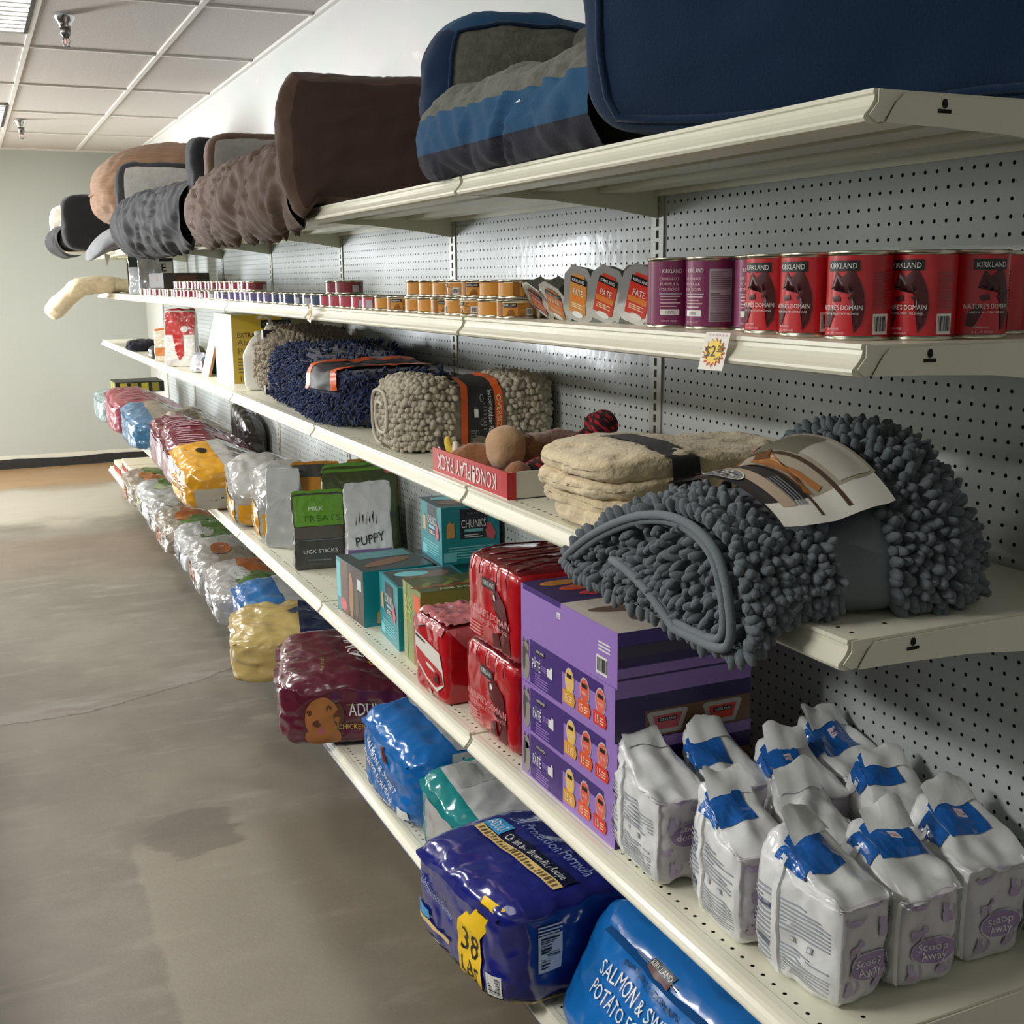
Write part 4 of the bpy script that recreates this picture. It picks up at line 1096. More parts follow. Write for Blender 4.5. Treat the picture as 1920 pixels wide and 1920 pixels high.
m = MB(); blob(m, (.012, -.02, .115), (.034, .032, .030), plaid(), 7, .006); blob(m, (.03, .035, .110), (.034, .03, .028), plaid(), 8, .006); m.obj('ear', tp)
m = MB(); blob(m, (-.07, .03, .04), (.045, .03, .03), fabric('cream_plush', (206, 190, 160), 120, .6), 9, .005); m.obj('paw', tp)
t2 = thing('plush_toy', 'red plaid plush leg lying at the near corner of the toy tray', 'plush toy', (-.36, -1.29, ZB), 0, 'plush toys in the red tray')
m = MB(); blob(m, (.03, .01, .033), (.07, .035, .033), plaid(), 10, .005, 2.2, 24, R_(25)); m.obj('leg', t2)
m = MB(); blob(m, (-.045, -.015, .035), (.03, .028, .03), rust, 11, .004); m.obj('foot', t2)
rp = thing('rope_toy', 'black and yellow knotted rope toy at the far corner of the toy tray', 'rope toy', (-.42, -1.0, ZB + .03))
yel = fabric('rope_yellow', (214, 186, 70)); blk_ = fabric('rope_black', (44, 40, 40)); wh = fabric('rope_white', (222, 214, 196))
for k, mm in enumerate((yel, blk_, wh)):
    m = MB(); m.tube([(-.012 + .010 * math.cos(t * 1.3 + k * 2.1) + .004 * t, .05 - t * .020, .030 + .012 * math.sin(t * 1.3 + k * 2.1) - .0016 * t * t) for t in [i * .3 for i in range(24)]], .0085, 7, mm); m.obj('strand', rp)
# --- pebble mats
def pebbles(mb, s, m, r, n, seed, faces='all', amp=.3, skip=None, squash=1.0, bottom=False):
    rn = random.Random(seed); w, d, h = s.D; ar = {'-x': d * h, '+x': d * h, '-y': w * h, '+y': w * h, '+z': w * d}
    tot = sum(ar.values()); ns = 7
    for fc, A_ in ar.items():
        fn_ = s.fn(fc)
        ha, hb = {'x': (d, h), 'y': (w, h), 'z': (w, d)}[fc[1]]
        stp = r * 1.62; na = max(2, int(ha / stp)); nb = max(2, int(hb / stp))
        for i in range(na):
            for j in range(nb):
                a = -1 + 2 * (i + .5 + (j % 2) * .5 + rn.uniform(-.25, .25)) / na; b = -1 + 2 * (j + .5 + rn.uniform(-.25, .25)) / nb
                if abs(a) > 1: continue
                if skip and skip(fc, a, b): continue
                p = fn_(a, b, 0); q = fn_(a, b, .01); nn = (q - p).normalized(); k = r * rn.uniform(.8, 1.2)
                a1 = nn.orthogonal().normalized(); b1 = nn.cross(a1); vs = []
                tl = Vector((rn.uniform(-.5, .5), rn.uniform(-.5, .5), rn.uniform(-.6, .2))) * k * .8
                for lv, (rr, zz) in enumerate(((1.0, 0), (.98, .55), (.6, 1.05))):
                    for e in range(ns):
                        th = 2 * PI * e / ns; vs.append(p + (a1 * math.cos(th) + b1 * math.sin(th)) * (k * rr) + nn * (k * zz * squash) + tl * zz)
                vs.append(p + nn * (k * 1.2 * squash) + tl * 1.1)
                fs = [(l * ns + e, l * ns + (e + 1) % ns, (l + 1) * ns + (e + 1) % ns, (l + 1) * ns + e) for l in range(2) for e in range(ns)] + [(2 * ns + e, 2 * ns + (e + 1) % ns, 3 * ns) for e in range(ns)]
                mb.add(vs, fs, m, True)
def spiral_end(mb, w, d, h, m, x):
    pts = []
    for i in range(60):
        t = i / 59; a = -PI / 2 + t * PI * 3.2; k = .84 - .55 * t
        pts.append((x, math.copysign(abs(math.cos(a)) ** .7, math.cos(a)) * d / 2 * k * .93, h / 2 + math.copysign(abs(math.sin(a)) ** .7, math.sin(a)) * h / 2 * k))
    mb.tube(pts, .0045, 6, m)
oat = fabric('oatmeal_chenille', (186, 178, 160), 300, .4, .15); oat_e = fabric('oatmeal_binding', (196, 188, 172), 300, .3)
om = thing('pet_mat', 'oatmeal pebble-textured pet mat rolled in a black and orange band, beside toy tray', 'pet mat', (-.225, -.575, ZM), R_(-4))
def waist(v, q):
    k = 1 - .10 * math.exp(-((v.x + .0) / .09) ** 2); v.z *= k; v.y *= 1 - .05 * math.exp(-((v.x) / .09) ** 2)
    return v
so = Soft(.42, .25, .185, 6, .006, 9, 61, waist)
m = MB(); so.build(m, oat, 22); pebbles(m, so, oat, .0088, 0, 5, skip=lambda fc, a, b: fc in ('-y', '+z', '+y') and -.30 < a < .36 and fc != '+y', squash=1.2)
m.obj('pebble_pile', om, 0)
m = MB(); spiral_end(m, .42, .25, .185, oat_e, -.226); m.obj('bound_edge', om, 0)
fb_ = so.fn('-y'); ft_ = so.fn('+z')
m = MB()
blab = mat('black_band_paper', (44, 44, 46), .55)
for f, b0, b1 in ((fb_, -.9, 1.0), (ft_, -1.0, .7)):
    m.rect(f, -.24, b0, .30, b1, blab, 10, 12, .010); m.rect(f, -.24, b0, -.15, b1, lab_or, 3, 12, .0108); m.rect(f, .20, b0, .30, b1, lab_or, 3, 12, .0108)
m.text(fb_, 'OVERSIZED', .25, .05, .060, cream_i, .0120, rot=-PI / 2, width=1.25); m.text(fb_, 'Indoor/outdoor Pet Mat', .145, .05, .060, WHITE, .0120, rot=-PI / 2, width=1.55)
for a, b in ((.03, .62), (.03, -.1), (-.05, .25), (-.03, -.45)): m.disc(fb_, a, b, .025, .11, ink('label_grey', (150, 148, 146)), 12, .0120); m.disc(fb_, a, b, .018, .08, blab, 12, .0126)
m.rect(fb_, -.07, .05, -.02, .30, WHITE, 2, 2, .0132); m.lines(fb_, .05, -.35, .09, .55, 8, GREY, 3, .0120); m.lines(fb_, -.12, -.7, -.02, -.3, 5, GREY, 6, .0120)
m.disc(fb_, .0, -.80, .11, .28, card('swatch_oat', (132, 124, 106)), 16, .0128)
m.obj('paper_band', om, 0, 'black paper band with orange edges')
nvy = fabric('navy_shag', (26, 36, 70), 60, 1.0, .3, (70, .5)); nvl = fabric('navy_shag_tip', (40, 58, 104), 200, .3, .2)
nm_ = thing('pet_mat', 'navy shag pet mat rolled with a charcoal and orange band', 'pet mat', (-.245, .36, ZM), 0)
def lump(v, q):
    v.z *= .86 + .10 * math.sin(v.y * 5.2 + .6) + .03 * math.cos(v.y * 13); v.x += .02 * math.sin(v.y * 7)
    return v
sn = Soft(.36, 1.02, .225, 5.5, .014, 9, 71, lump)
m = MB(); sn.build(m, nvy, 34)
rn = random.Random(8); sp = []
for i in range(2200):
    fc = rn.choice(('-x', '-x', '-y', '+z', '+y')); a, b = rn.uniform(-1, 1), rn.uniform(-.95, 1)
    if (fc == '+z' and -.95 < b < -.38) or (fc == '-x' and .38 < a < .95 and b > .15): continue
    p = sn.fn(fc)(a, b); q = sn.fn(fc)(a, b, .01); sp.append((p, (q - p).normalized()))
noodles(m, sp, .0030, .020, nvl, 4, .5, .9, 4, 4); noodles(m, [(p + Vector((.002, .003, 0)), n_) for p, n_ in sp], .0042, .018, nvy, 6, .5, .9, 4, 4)
m.obj('shag_pile', nm_, 0)
m = MB(); ft_ = sn.fn('+z'); fx = sn.fn('-x')
for f, a0, a1, horiz in ((ft_, -.86, -.10, 1),):
    m.rect(f, -1.0, -.92, 1.0, -.42, blab, 16, 10, .014); m.rect(f, -1.0, -.50, 1.0, -.42, lab_or, 16, 2, .016); m.rect(f, -1.0, -.92, 1.0, -.84, lab_or, 16, 2, .016)
m.rect(fx, .42, .30, .92, 1.0, blab, 10, 8, .014); m.rect(fx, .42, .20, .50, 1.0, lab_or, 2, 8, .016); m.rect(fx, .84, .30, .92, 1.0, lab_or, 2, 8, .016)
m.lines(ft_, -.6, -.76, .2, -.56, 5, GREY, 3, .017)
m.obj('paper_band', nm_, 0, 'charcoal paper band with orange edges')
tm = thing('pet_mat', 'taupe bobble pet mat rolled up, behind the navy shag mat', 'pet mat', (-.205, 1.115, ZM), R_(8))
st = Soft(.34, .30, .245, 3.4, .010, 9, 81); taupe = fabric('taupe_chenille', (156, 144, 126), 300, .4, .15)
m = MB(); st.build(m, taupe, 20); pebbles(m, st, taupe, .0105, 0, 9, squash=1.5); m.obj('bobble_pile', tm, 0)
m = MB(); m.box(-.172, -.14, .002, .172, -.12, .248, blab); o = m.obj('paper_band', tm, 0); o.location = (0, .13, 0)
# --- bottles
hdpe = mat('white_hdpe', (226, 226, 220), .4, spec=.5); blue_l = ink('bottle_blue', (60, 70, 96)); silv = mat('pump_silver', (200, 200, 198), .3, .6)
def flat_bottle(lab, loc, rz, h, w, d, jug=True):
    t = thing('bottle', lab, 'bottle', loc, rz, 'white bottles by the yellow box')
    def sh(v, q):
        tt = v.z / h
        k = 1 if tt < .62 else max(.30, 1 - (tt - .62) / .38 * .75)
        v.x *= k; v.y *= k if tt > .62 else 1
        return v
    s = Soft(w, d, h * .92, 6, 0, 1, 0, sh); m = MB(); s.build(m, hdpe, 16)
    f = s.fn('-y'); m.rect(f, -.2, -.75, .85, .10, ink('label_pale', (206, 206, 204)), 6, 6, .0006); m.rect(s.fn('-x'), -.35, -.75, .35, .05, blue_l, 4, 6, .0006); m.lines(f, -.1, -.6, .7, .0, 7, GREY, 4, .001)
    m.obj('body', t)
    if jug:
        m = MB(); m.tube([(.0, 0, h * .90), (-.018, 0, h * .885), (-.032, 0, h * .80), (-.040, 0, h * .66)], .006, 8, hdpe); m.obj('handle', t)
        m = MB(); m.lathe([(0, h * .9), (.014, h * .9), (.014, h), (0, h)], 16, hdpe); m.obj('cap', t)
    else:
        m = MB(); m.lathe([(0, h * .9), (.012, h * .9), (.012, h * .94), (.005, h * .95), (.005, h * 1.02), (0, h * 1.02)], 14, silv); m.tube([(0, 0, h * 1.0), (-.03, 0, h * 1.03), (-.05, 0, h * 1.0)], .005, 8, silv); m.obj('pump', t)
flat_bottle('white jug-shaped bottle with a handle in front of the yellow box', (-.345, 1.30, ZM), R_(-25), .235, .12, .075)
flat_bottle('taller white bottle with silver pump, between the yellow box and taupe mat', (-.285, 1.34, ZM), R_(-15), .285, .09, .07, False)
# --- yellow absorbent pad box
yb = card('pad_box_yellow', (196, 164, 40)); yw = card('pad_box_white', (232, 230, 216)); yg = card('pad_box_grey', (122, 120, 100))
def pr_pad(m, F):
    f = F['-y']; m.rect(f, -.185, -.145, .03, .145, yb, 2, 2); m.rect(f, .03, -.145, .185, .145, yg, 2, 2)
    m.rect(f, -.06, .088, .07, .122, BLACK, 1, 1, .0012); m.text(f, 'KIRKLAND', .005, .105, .018, GREY, .0018)
    m.text(f, 'EXTRA LARGE', -.165, .060, .021, BLACK, .0014, 'l', width=.16); m.text(f, 'Absorbent', -.165, .030, .028, ink('olive_ink', (110, 92, 26)), .0014, 'l'); m.text(f, 'Pads', -.165, -.008, .028, ink('olive_ink', (110, 92, 26)), .0014, 'l')
    m.lines(f, -.165, -.10, -.06, -.03, 5, ink('olive_ink', (110, 92, 26)), 3); m.text(f, '100', -.165, -.125, .024, BLACK, .0014, 'l')
    g = F['-x']; m.lines(g, -.14, -.12, .14, .10, 18, ink('pad_small', (200, 200, 186)), 8)
    m.rect(g, -.185, .10, -.10, .145, ink('pad_pale', (222, 222, 180)), 1, 1); 
carton('pad_box', 'yellow and white box of extra large absorbent pads standing behind the bottles', 'box', (-.195, 1.83, ZM), .375, .38, .292, yw, 0, None, pr_pad)
# --- clutter toward the far end of the mat shelf
wood = mat('frame_wood', (176, 128, 84), .5)
t = thing('picture_frame', 'white panel with wooden edge leaning just beyond the yellow box', 'frame', (-.405, 2.10, ZM), 0, None, (0, R_(15), 0))
m = MB(); m.box(-.004, -.012, 0, .004, .16, .27, lidm); m.obj('panel', t)
m = MB(); m.box(-.006, -.020, 0, .006, -.012, .275, wood); m.obj('edge', t)
pouch('silver bag lying on the shelf edge before the leaning frame', 'bag', (-.385, 2.38, ZM), .14, .10, .085, silver, R_(-60), 0, (), None, None, 13, 'treat_bag', n=3)
t = thing('pet_coat', 'rolled dark teal fabric on the shelf in front of the yellow box', 'pet coat', (-.315, 2.30, ZM)); 
m = MB(); Soft(.16, .16, .085, 3, .012, 16, 91).build(m, fabric('dark_teal_cloth', (34, 58, 60)), 16); m.obj('roll', t); m = MB(); m.box(-.085, -.02, .01, -.078, .02, .06, ink('teal_tag', (140, 40, 50))); m.obj('label_strip', t)
redb = film('red_bag_film', (186, 38, 34)); whb = film('white_bag_film', (230, 228, 222))
pouch('tall red and white bag standing at the far part of the mat shelf', 'bag', (-.395, 2.86, ZM), .17, .10, .285, whb, R_(-30), 0, ((.15, .98, redb),), lambda m, f: (m.poly(f, [(-.5, .2), (.2, .2), (.3, -.55), (0, -.75), (-.25, -.5)], redb, .0012), m.disc(f, .3, .35, .25, .12, whb, 12, .0016)), None, 15, 'treat_bag')
pouch('small white hanging pack behind the tall red and white bag', 'bag', (-.32, 3.25, ZM), .15, .05, .235, whb, R_(-10), 0, (), lambda m, f: (m.lines(f, -.6, -.2, .6, .5, 4, GREY, 2)), None, 17, 'treat_bag')
pouch('cream and orange bone-shaped treat pack left of the tall red bag', 'bag', (-.42, 3.30, ZM), .11, .06, .17, film('cream_film', (226, 214, 186)), R_(-20), 0, ((-.6, -.1, ink('orange_pack', (216, 130, 60))),), None, None, 19, 'treat_bag')
t = thing('harness', 'dark green and black harness bundle beyond the leaning frame', 'harness', (-.17, 2.75, ZM)); m = MB(); Soft(.22, .24, .095, 3, .014, 14, 93).build(m, fabric('black_green_cloth', (28, 36, 32)), 16); m.obj('bundle', t)
m = MB(); m.box(-.06, -.125, .02, .05, -.118, .075, ink('green_card', (36, 104, 78))); m.obj('card', t)
for i, (x, y, w, lab, c) in enumerate(((-.405, 3.62, .10, 'coiled black leash nearest the rail at the far end', (34, 34, 38)), (-.30, 3.95, .16, 'folded navy black leash pack at the far end of shelf', (40, 42, 56)), (-.40, 4.45, .14, 'black leash pack with white card, farthest along the rail', (38, 40, 50)))):
    t = thing('leash_pack', lab, 'leash', (x, y, ZM), R_(-15 * i)); m = MB(); Soft(w, .26, .07, 2.8, .016, 18, 95 + i).build(m, fabric('leash_%d' % i, c), 14); m.obj('webbing', t)
    m = MB(); m.box(-w / 2 - .004, -.05, .015, -w / 2 + .01, .05, .05, lidm); m.obj('white_card', t)
t = thing('red_stick', 'long dark red box lying at the back of the far shelf end', 'box', (-.20, 4.45, ZM)); m = MB(); m.box(-.10, -.28, .0, .02, .28, .055, mat('dark_red_card', (112, 34, 40), .5)); m.obj('carton', t); m = MB(); m.box(-.1005, -.28, .04, .0205, -.10, .0555, ink('red_end', (70, 24, 30))); m.obj('end_flap', t)
t = thing('toy_bundle', 'olive brown toy bundle between the leash packs and red bag', 'toy', (-.26, 3.55, ZM)); m = MB(); Soft(.18, .3, .07, 3, .014, 15, 99).build(m, fabric('olive_cloth', (104, 92, 60)), 14); m.obj('body', t); m = MB(); m.box(-.095, -.03, .02, -.088, .03, .055, lidm); m.obj('tag', t)
# ---------------------------------------------------------------- litter shelf
# --- cat litter bags
lit = mat('litter_film', (226, 228, 228), .30, coat=.45, bump=('crinkle', 24, .30, .008))
lit_p = film('litter_print', (206, 203, 208), .36, .3, .2, 24)
lil = mat('lilac_print', (178, 162, 192), .35, coat=.3); lil_d = mat('lilac_dark', (150, 126, 170), .35, coat=.3); slate_i = ink('slate_text', (160, 165, 174)); bar_i = ink('slate_bar', (92, 98, 122))
tape = film('blue_tape', (24, 96, 178), .25, .5, .3, 40)
seam_m = mat('seam_white', (238, 240, 240), .3, coat=.4)
def cat_sil(m, f, a, b, k, kind):
    if kind == 0:    # sitting cat
        m.disc(f, a, b, .010 * k, .013 * k, lil, 12); m.disc(f, a - .002 * k, b + .015 * k, .006 * k, .006 * k, lil, 10)
        m.poly(f, [(a - .007 * k, b + .017 * k), (a - .006 * k, b + .026 * k), (a - .001 * k, b + .020 * k)], lil); m.poly(f, [(a + .001 * k, b + .020 * k), (a + .004 * k, b + .026 * k), (a + .004 * k, b + .017 * k)], lil)
        pts = [(a + .009 * k + .010 * k * math.sin(t), b - .010 * k + .012 * k * t) for t in (0, .6, 1.2, 1.8, 2.4)]
        for p, q in zip(pts, pts[1:]): m.poly(f, [(p[0] - .0015 * k, p[1]), (p[0] + .0015 * k, p[1]), (q[0] + .0015 * k, q[1]), (q[0] - .0015 * k, q[1])], lil)
    elif kind == 1:  # stretching cat
        m.disc(f, a, b, .017 * k, .006 * k, lil, 12); m.disc(f, a - .017 * k, b + .006 * k, .006 * k, .005 * k, lil, 10); m.poly(f, [(a + .012 * k, b), (a + .024 * k, b + .014 * k), (a + .026 * k, b + .012 * k), (a + .016 * k, b - .003 * k)], lil)
    else:            # walking cat
        m.rect(f, a - .013 * k, b - .003 * k, a + .011 * k, b + .008 * k, lil, 3, 2); m.disc(f, a + .013 * k, b + .010 * k, .006 * k, .006 * k, lil, 10)
        for x in (-.011, -.005, .005, .009): m.rect(f, a + x * k, b - .014 * k, a + (x + .003) * k, b - .002 * k, lil, 1, 2)
LG = 'white cat litter bags'
def litter(lab, x, y, rz, w=.100, d=.150, h=.262, seed=0, flip=False, peak=.55, tape_at=(0, .25), stickers=1, taped=True, slump=0.0):
    """upright bag: flat-sealed top folded over towards the near side"""
    def sh(v, q):
        t = max(0, v.z / h - .58) / .42
        yy = v.y / (d / 2)
        drop = t * (.30 + .42 * (1 - (yy * .5 + .5)) ** 1.0) * h * .62        # near side folds lower
        v.z -= drop
        v.x *= 1 - .30 * t * (yy * .5 + .5)
        v.x += .012 * t * math.sin(seed * 1.7) + slump * t
        v.z += min(1, t * 4) * .011 * noise.noise(Vector((v.x * 30, v.y * 26, seed * 3.1)))
        v.y += min(1, t * 3) * .010 * noise.noise(Vector((v.x * 24, v.z * 26, seed * 1.9)))
        v.x *= 1 + .05 * math.sin(PI * min(1, max(0, v.z / (h * .6))))
        return v
    w *= 1.09; d *= 1.03
    t = thing('litter_bag', lab, 'litter bag', (x, y, ZL), R_(rz), LG)
    s = Soft(w, d, h, 7, .006, 17, 100 + seed, sh)
    m = MB(); s.build(m, lit, 28, {'-y': lit_p, '+y': lit_p})
    f = s.fm('-x'); g = s.fm('-y'); hw, hd = w / 2, d / 2
    b0 = -h / 2
    m.lines(f, -hd * .30, b0 + .014, hd * .78, b0 + .065, 9, slate_i, seed); m.lines(f, -hd * .30, b0 + .085, hd * .78, b0 + .135, 8, slate_i, seed + 3)
    for a in (.0, .035): m.rect(f, -hd * .1 + a, b0 + .071, -hd * .1 + a + .009, b0 + .080, slate_i, 1, 1); m.disc(f, -hd * .1 + a + .0045, b0 + .0755, .003, .003, lit, 8, .0014)
    m.lines(f, -hd * .92, b0 + .02, -hd * .50, b0 + .14, 16, slate_i, seed + 6)
    m.rect(f, -hd * .9, b0 + .045, -hd * .52, b0 + .053, bar_i, 2, 1, .0012); m.rect(f, -hd * .9, b0 + .105, -hd * .52, b0 + .113, bar_i, 2, 1, .0012)
    for k, (a, b, q, kd) in enumerate(((-.028, .026, 1.0, 0), (.022, .030, .9, 0), (-.02, .092, .9, 2), (.026, .112, .9, 0), (-.024, .135, .8, 1), (.010, .155, .8, 1), (.034, .068, .6, 2))):
        cat_sil(m, g, a * (-1 if flip else 1), b0 + b, q * .9, kd)
    cy = b0 + (.064 if not flip else .095)
    m.disc(g, .006, cy, .036, .0215, lit_p, 26, .0012); m.disc(g, .006, cy, .034, .0198, lil_d, 26, .0016)
    rot = PI if flip else .06
    m.text(g, 'Scoop', .004, cy + (.0065 if not flip else -.0065), .013, WHITE, .0022, rot=rot, width=.044); m.text(g, 'Away', .006, cy - (.0075 if not flip else -.0075), .013, WHITE, .0022, rot=rot, width=.038)
    m.obj('bag', t)
    for fc, a in (('-y', -.985), ('-y', .985), ('-x', -.40)):     # welded side seams
        m = MB(); fn_ = s.fn(fc); m.grid(lambda u, v: fn_(a - .055 + .11 * u, -.97 + 1.70 * v, .0032), 3, 20, seam_m); m.obj('welded_seam', t)
    m = MB()                                     # flat sealed flap along the far edge, folded over
    top = s.fn('+z')
    fl_ = lambda u, v: top(u * 1.84 - .92, .93 - .5 * v, 0) + Vector((.004 * math.sin(seed * 2.1), 0, .003 + .020 * (1 - v) * (1 + .3 * math.sin(u * 5 + seed)) * (1 if seed % 3 else .5)))
    m.grid(fl_, 12, 5, lit)
    m.obj('sealed_flap', t)
    if taped:
        m = MB(); ta, tb = tape_at
        m.rect(top, -.98, tb - .46, ta + .40, tb + .40, tape, 10, 10, .0045)
        fx = s.fn('-x'); m.rect(fx, -tb - .34 * 1.0, .52, -tb + .34, .985, tape, 8, 6, .003)
        if stickers: m.rect(top, -.30, tb - .10, .02, tb + .10, mat('price_sticker', (228, 214, 222), .4), 2, 2, .0048); m.lines(top, -.26, tb - .05, -.02, tb + .05, 2, ink('sticker_ink', (170, 120, 130)), 1, .0056)
        m.obj('tape_patch', t, label='blue tape patch')
    return t
litter('white litter bag at the near front edge, closest to the camera, blue tape patch', -.372, -2.252, 7, .090, .165, .27, 1, stickers=0)
litter('white litter bag second back along the front edge, big blue tape patch', -.380, -2.078, -8, .096, .165, .265, 2, stickers=0)
litter('white litter bag against the purple cartons, no tape, upside-down purple oval', -.397, -1.862, -5, .098, .180, .270, 3, True, taped=False)
litter('white litter bag right of the closest one, thin blue tape, scoop oval facing out', -.250, -2.265, -4, .098, .155, .255, 4, stickers=1, tape_at=(.2, .3), slump=.012)
litter('white litter bag cut off by the right edge, blue tape with price sticker', -.113, -2.255, -3, .108, .150, .265, 5, stickers=1, slump=.01)
litter('white litter bag leaning by the purple cartons, pointed tip and blue tape', -.275, -1.885, -4, .100, .150, .275, 6, stickers=0, slump=-.012)
litter('white litter bag in the middle row with white sticker on its blue tape', -.185, -1.965, -8, .104, .150, .262, 7)
litter('white litter bag farthest back by the pegboard, sticker on blue tape', -.068, -1.925, 4, .110, .155, .27, 8)
litter('grey-shaded litter bag by the pegboard with a short blue tape strip', -.098, -2.092, -18, .104, .150, .262, 9, stickers=0, tape_at=(-.1, .45))
litter('white litter bag in the middle row without tape, open purple fold', -.262, -2.095, -12, .102, .145, .255, 10, taped=False)
# --- purple pate cartons
pur = card('purple_card', (66, 40, 122), .35); lav = card('lavender_card', (156, 122, 198), .35); pur_d = card('purple_dark', (46, 30, 88), .35)
amb = ink('amber', (226, 160, 50)); org = ink('orange_badge', (232, 92, 40)); redo = ink('red_badge', (222, 62, 48)); catg = ink('cat_grey', (150, 144, 138)); catd = ink('cat_dark', (84, 78, 74))
PW, PD, PH = .280, .385, .1005
def pr_pate(m, F):
    f = F['-x']; d = PD / 2
    m.rect(f, -d, -.050, d, .050, lav, 2, 1, .0003)
    m.rect(f, -d + .040, -.046, -.010, .044, pur, 1, 1, .0006); m.rect(f, -.010, .020, d - .040, .044, pur, 1, 1, .0006)
    m.disc(f, -d + .022, -.012, .018, .034, catg, 14, .001); m.disc(f, -d + .022, .020, .015, .014, catg, 12, .001); m.disc(f, -d + .014, .0, .006, .03, catd, 10, .0014); m.poly(f, [(-d + .009, .028), (-d + .012, .042), (-d + .018, .033)], catd, .0014); m.poly(f, [(-d + .026, .033), (-d + .033, .042), (-d + .035, .028)], catd, .0014)
    m.rect(f, -.125, .021, -.085, .030, BLACK, 1, 1, .001); m.text(f, 'KIRKLAND', -.105, .0275, .006, WHITE, .0014, width=.036)
    m.text(f, 'PÂTÉ', -.122, -.002, .022, WHITE, .0014, width=.038)
    m.poly(f, [(-.072, -.010), (-.072, .006), (-.060, .006), (-.056, .014), (-.050, .010), (-.050, -.012)], WHITE, .0014)
    m.lines(f, -.098, -.006, -.074, .006, 3, lav, 4, .001); m.lines(f, -.128, -.042, -.070, -.016, 5, lav, 5, .001)
    for i, (c, c2) in enumerate(((amb, ink('amber_lt', (240, 196, 96))), (org, ink('red_lt', (226, 96, 72))), (redo, ink('pink_lt', (232, 110, 92))))):
        a = .022 + i * .060
        m.disc(f, a, .010, .019, .026, ink('silver_ring', (206, 196, 190)), 18, .0012); m.disc(f, a, .010, .0165, .023, c2, 18, .0016)
        m.rect(f, a - .010, .016, a + .010, .024, BLACK, 1, 1, .002); m.text(f, 'PATE', a, .006, .006, WHITE, .002)
        m.poly(f, [(a - .026, -.036), (a + .018, -.036), (a + .024, -.024), (a + .018, -.010), (a - .026, -.010)], c, .002); m.text(f, '15', a - .012, -.023, .016, WHITE, .0026, width=.015); m.lines(f, a + .0, -.030, a + .014, -.015, 3, cream_i, 2, .0026)
    g = F['-y']; w = PW / 2
    m.rect(g, -w, -.050, w, .050, pur_d, 1, 1, .0003); m.rect(g, -w, .030, w, .050, lav, 1, 1, .0006)
    m.rect(g, -.08, -.05, w, .0, ink('photo_brown', (118, 88, 58)), 1, 1, .0006)
    for a, c in ((-.035, ink('tray_pink', (206, 84, 92))), (.080, redo)):
        m.poly(g, [(a - .042, -.008), (a - .028, -.046), (a + .028, -.046), (a + .042, -.008), (a + .036, -.004), (a - .036, -.004)], ink('tray_silver', (186, 182, 176)), .001); m.poly(g, [(a - .030, -.012), (a - .022, -.038), (a + .022, -.038), (a + .030, -.012)], c, .0014); m.rect(g, a - .02, -.024, a + .02, -.016, BLACK, 1, 1, .0018); m.text(g, 'KIRKLAND', a, -.020, .005, WHITE, .0022)
def pr_pate_top(m, F):
    f = F['-x']; d = PD / 2
    m.rect(f, -d, -.050, d, .050, lav, 2, 1, .0003); m.rect(f, -d + .01, .040, -.02, .050, pur, 1, 1, .0006)
    m.rect(f, -.036, .018, -.022, .030, WHITE, 1, 1, .0006); m.lines(f, -.034, .020, -.024, .028, 2, lav, 1, .001)
    m.barcode(f, .118, -.040, .158, -.006, 7); m.lines(f, .125, .004, .168, .024, 3, WHITE, 4)
    g = F['-y']; w = PW / 2
    m.rect(g, -w, -.05, w, .05, pur_d, 1, 1, .0003); m.rect(g, -w, .026, w, .050, ink('purple_mid', (74, 48, 140)), 1, 1, .0006); m.rect(g, -w, -.032, w, -.014, lav, 1, 1, .0006); m.rect(g, -w, -.05, w, -.036, lav, 1, 1, .0006); m.rect(g, -w, -.013, w, -.0115, pur, 1, 1, .001); m.rect(g, -w, .004, w, .024, ink('tape_sheen', (70, 60, 84)), 2, 1, .0006)
    t = F['+z']
    m.rect(t, -w, .02, w, d, pur_d, 1, 1, .0003); m.rect(t, -w, -d, w, .02, ink('photo_rug', (196, 190, 180)), 2, 2, .0003)
    for a, b, rx, ry, rr in ((.02, -.10, .10, .03, .3), (-.05, -.06, .07, .02, -.2), (.06, -.15, .07, .02, .2)): m.disc(t, a, b, rx, ry, ink('rug_brown', (104, 82, 70)), 18, .0006 + rr * .0002, rr)
    for i, c in enumerate((amb, org, redo)): m.disc(t, -.075 + i * .02, .155 - i * .045, .042, .017, c, 18, .0008); m.disc(t, -.075 + i * .02, .155 - i * .045, .036, .012, (ink('gold_dk', (182, 122, 50)), ink('org_dk', (190, 84, 50)), ink('red_dk', (180, 66, 58)))[i], 18, .0012)
    m.rect(t, .0, .10, w - .01, d - .02, pur, 1, 1, .0006)
GPUR = 'stacked purple pate cartons'
for i, (lab, dx, dy, rz) in enumerate((('purple pate carton at the bottom of the stack of four', 0, .004, 0), ('purple pate carton second from the bottom of the stack', -.002, -.003, .4), ('purple pate carton third from the bottom, right under the lavender one', -.003, -.001, -.3), ('lavender-sided top carton of the pate stack, cat photo on its lid', -.004, -.006, .2))):
    carton('pate_carton', lab, 'carton', (-.305 + dx, -1.60 + dy, ZL + i * PH), PW, PD, PH - .0006, pur if i < 3 else lav, R_(rz), GPUR, pr_pate if i < 3 else pr_pate_top, False)
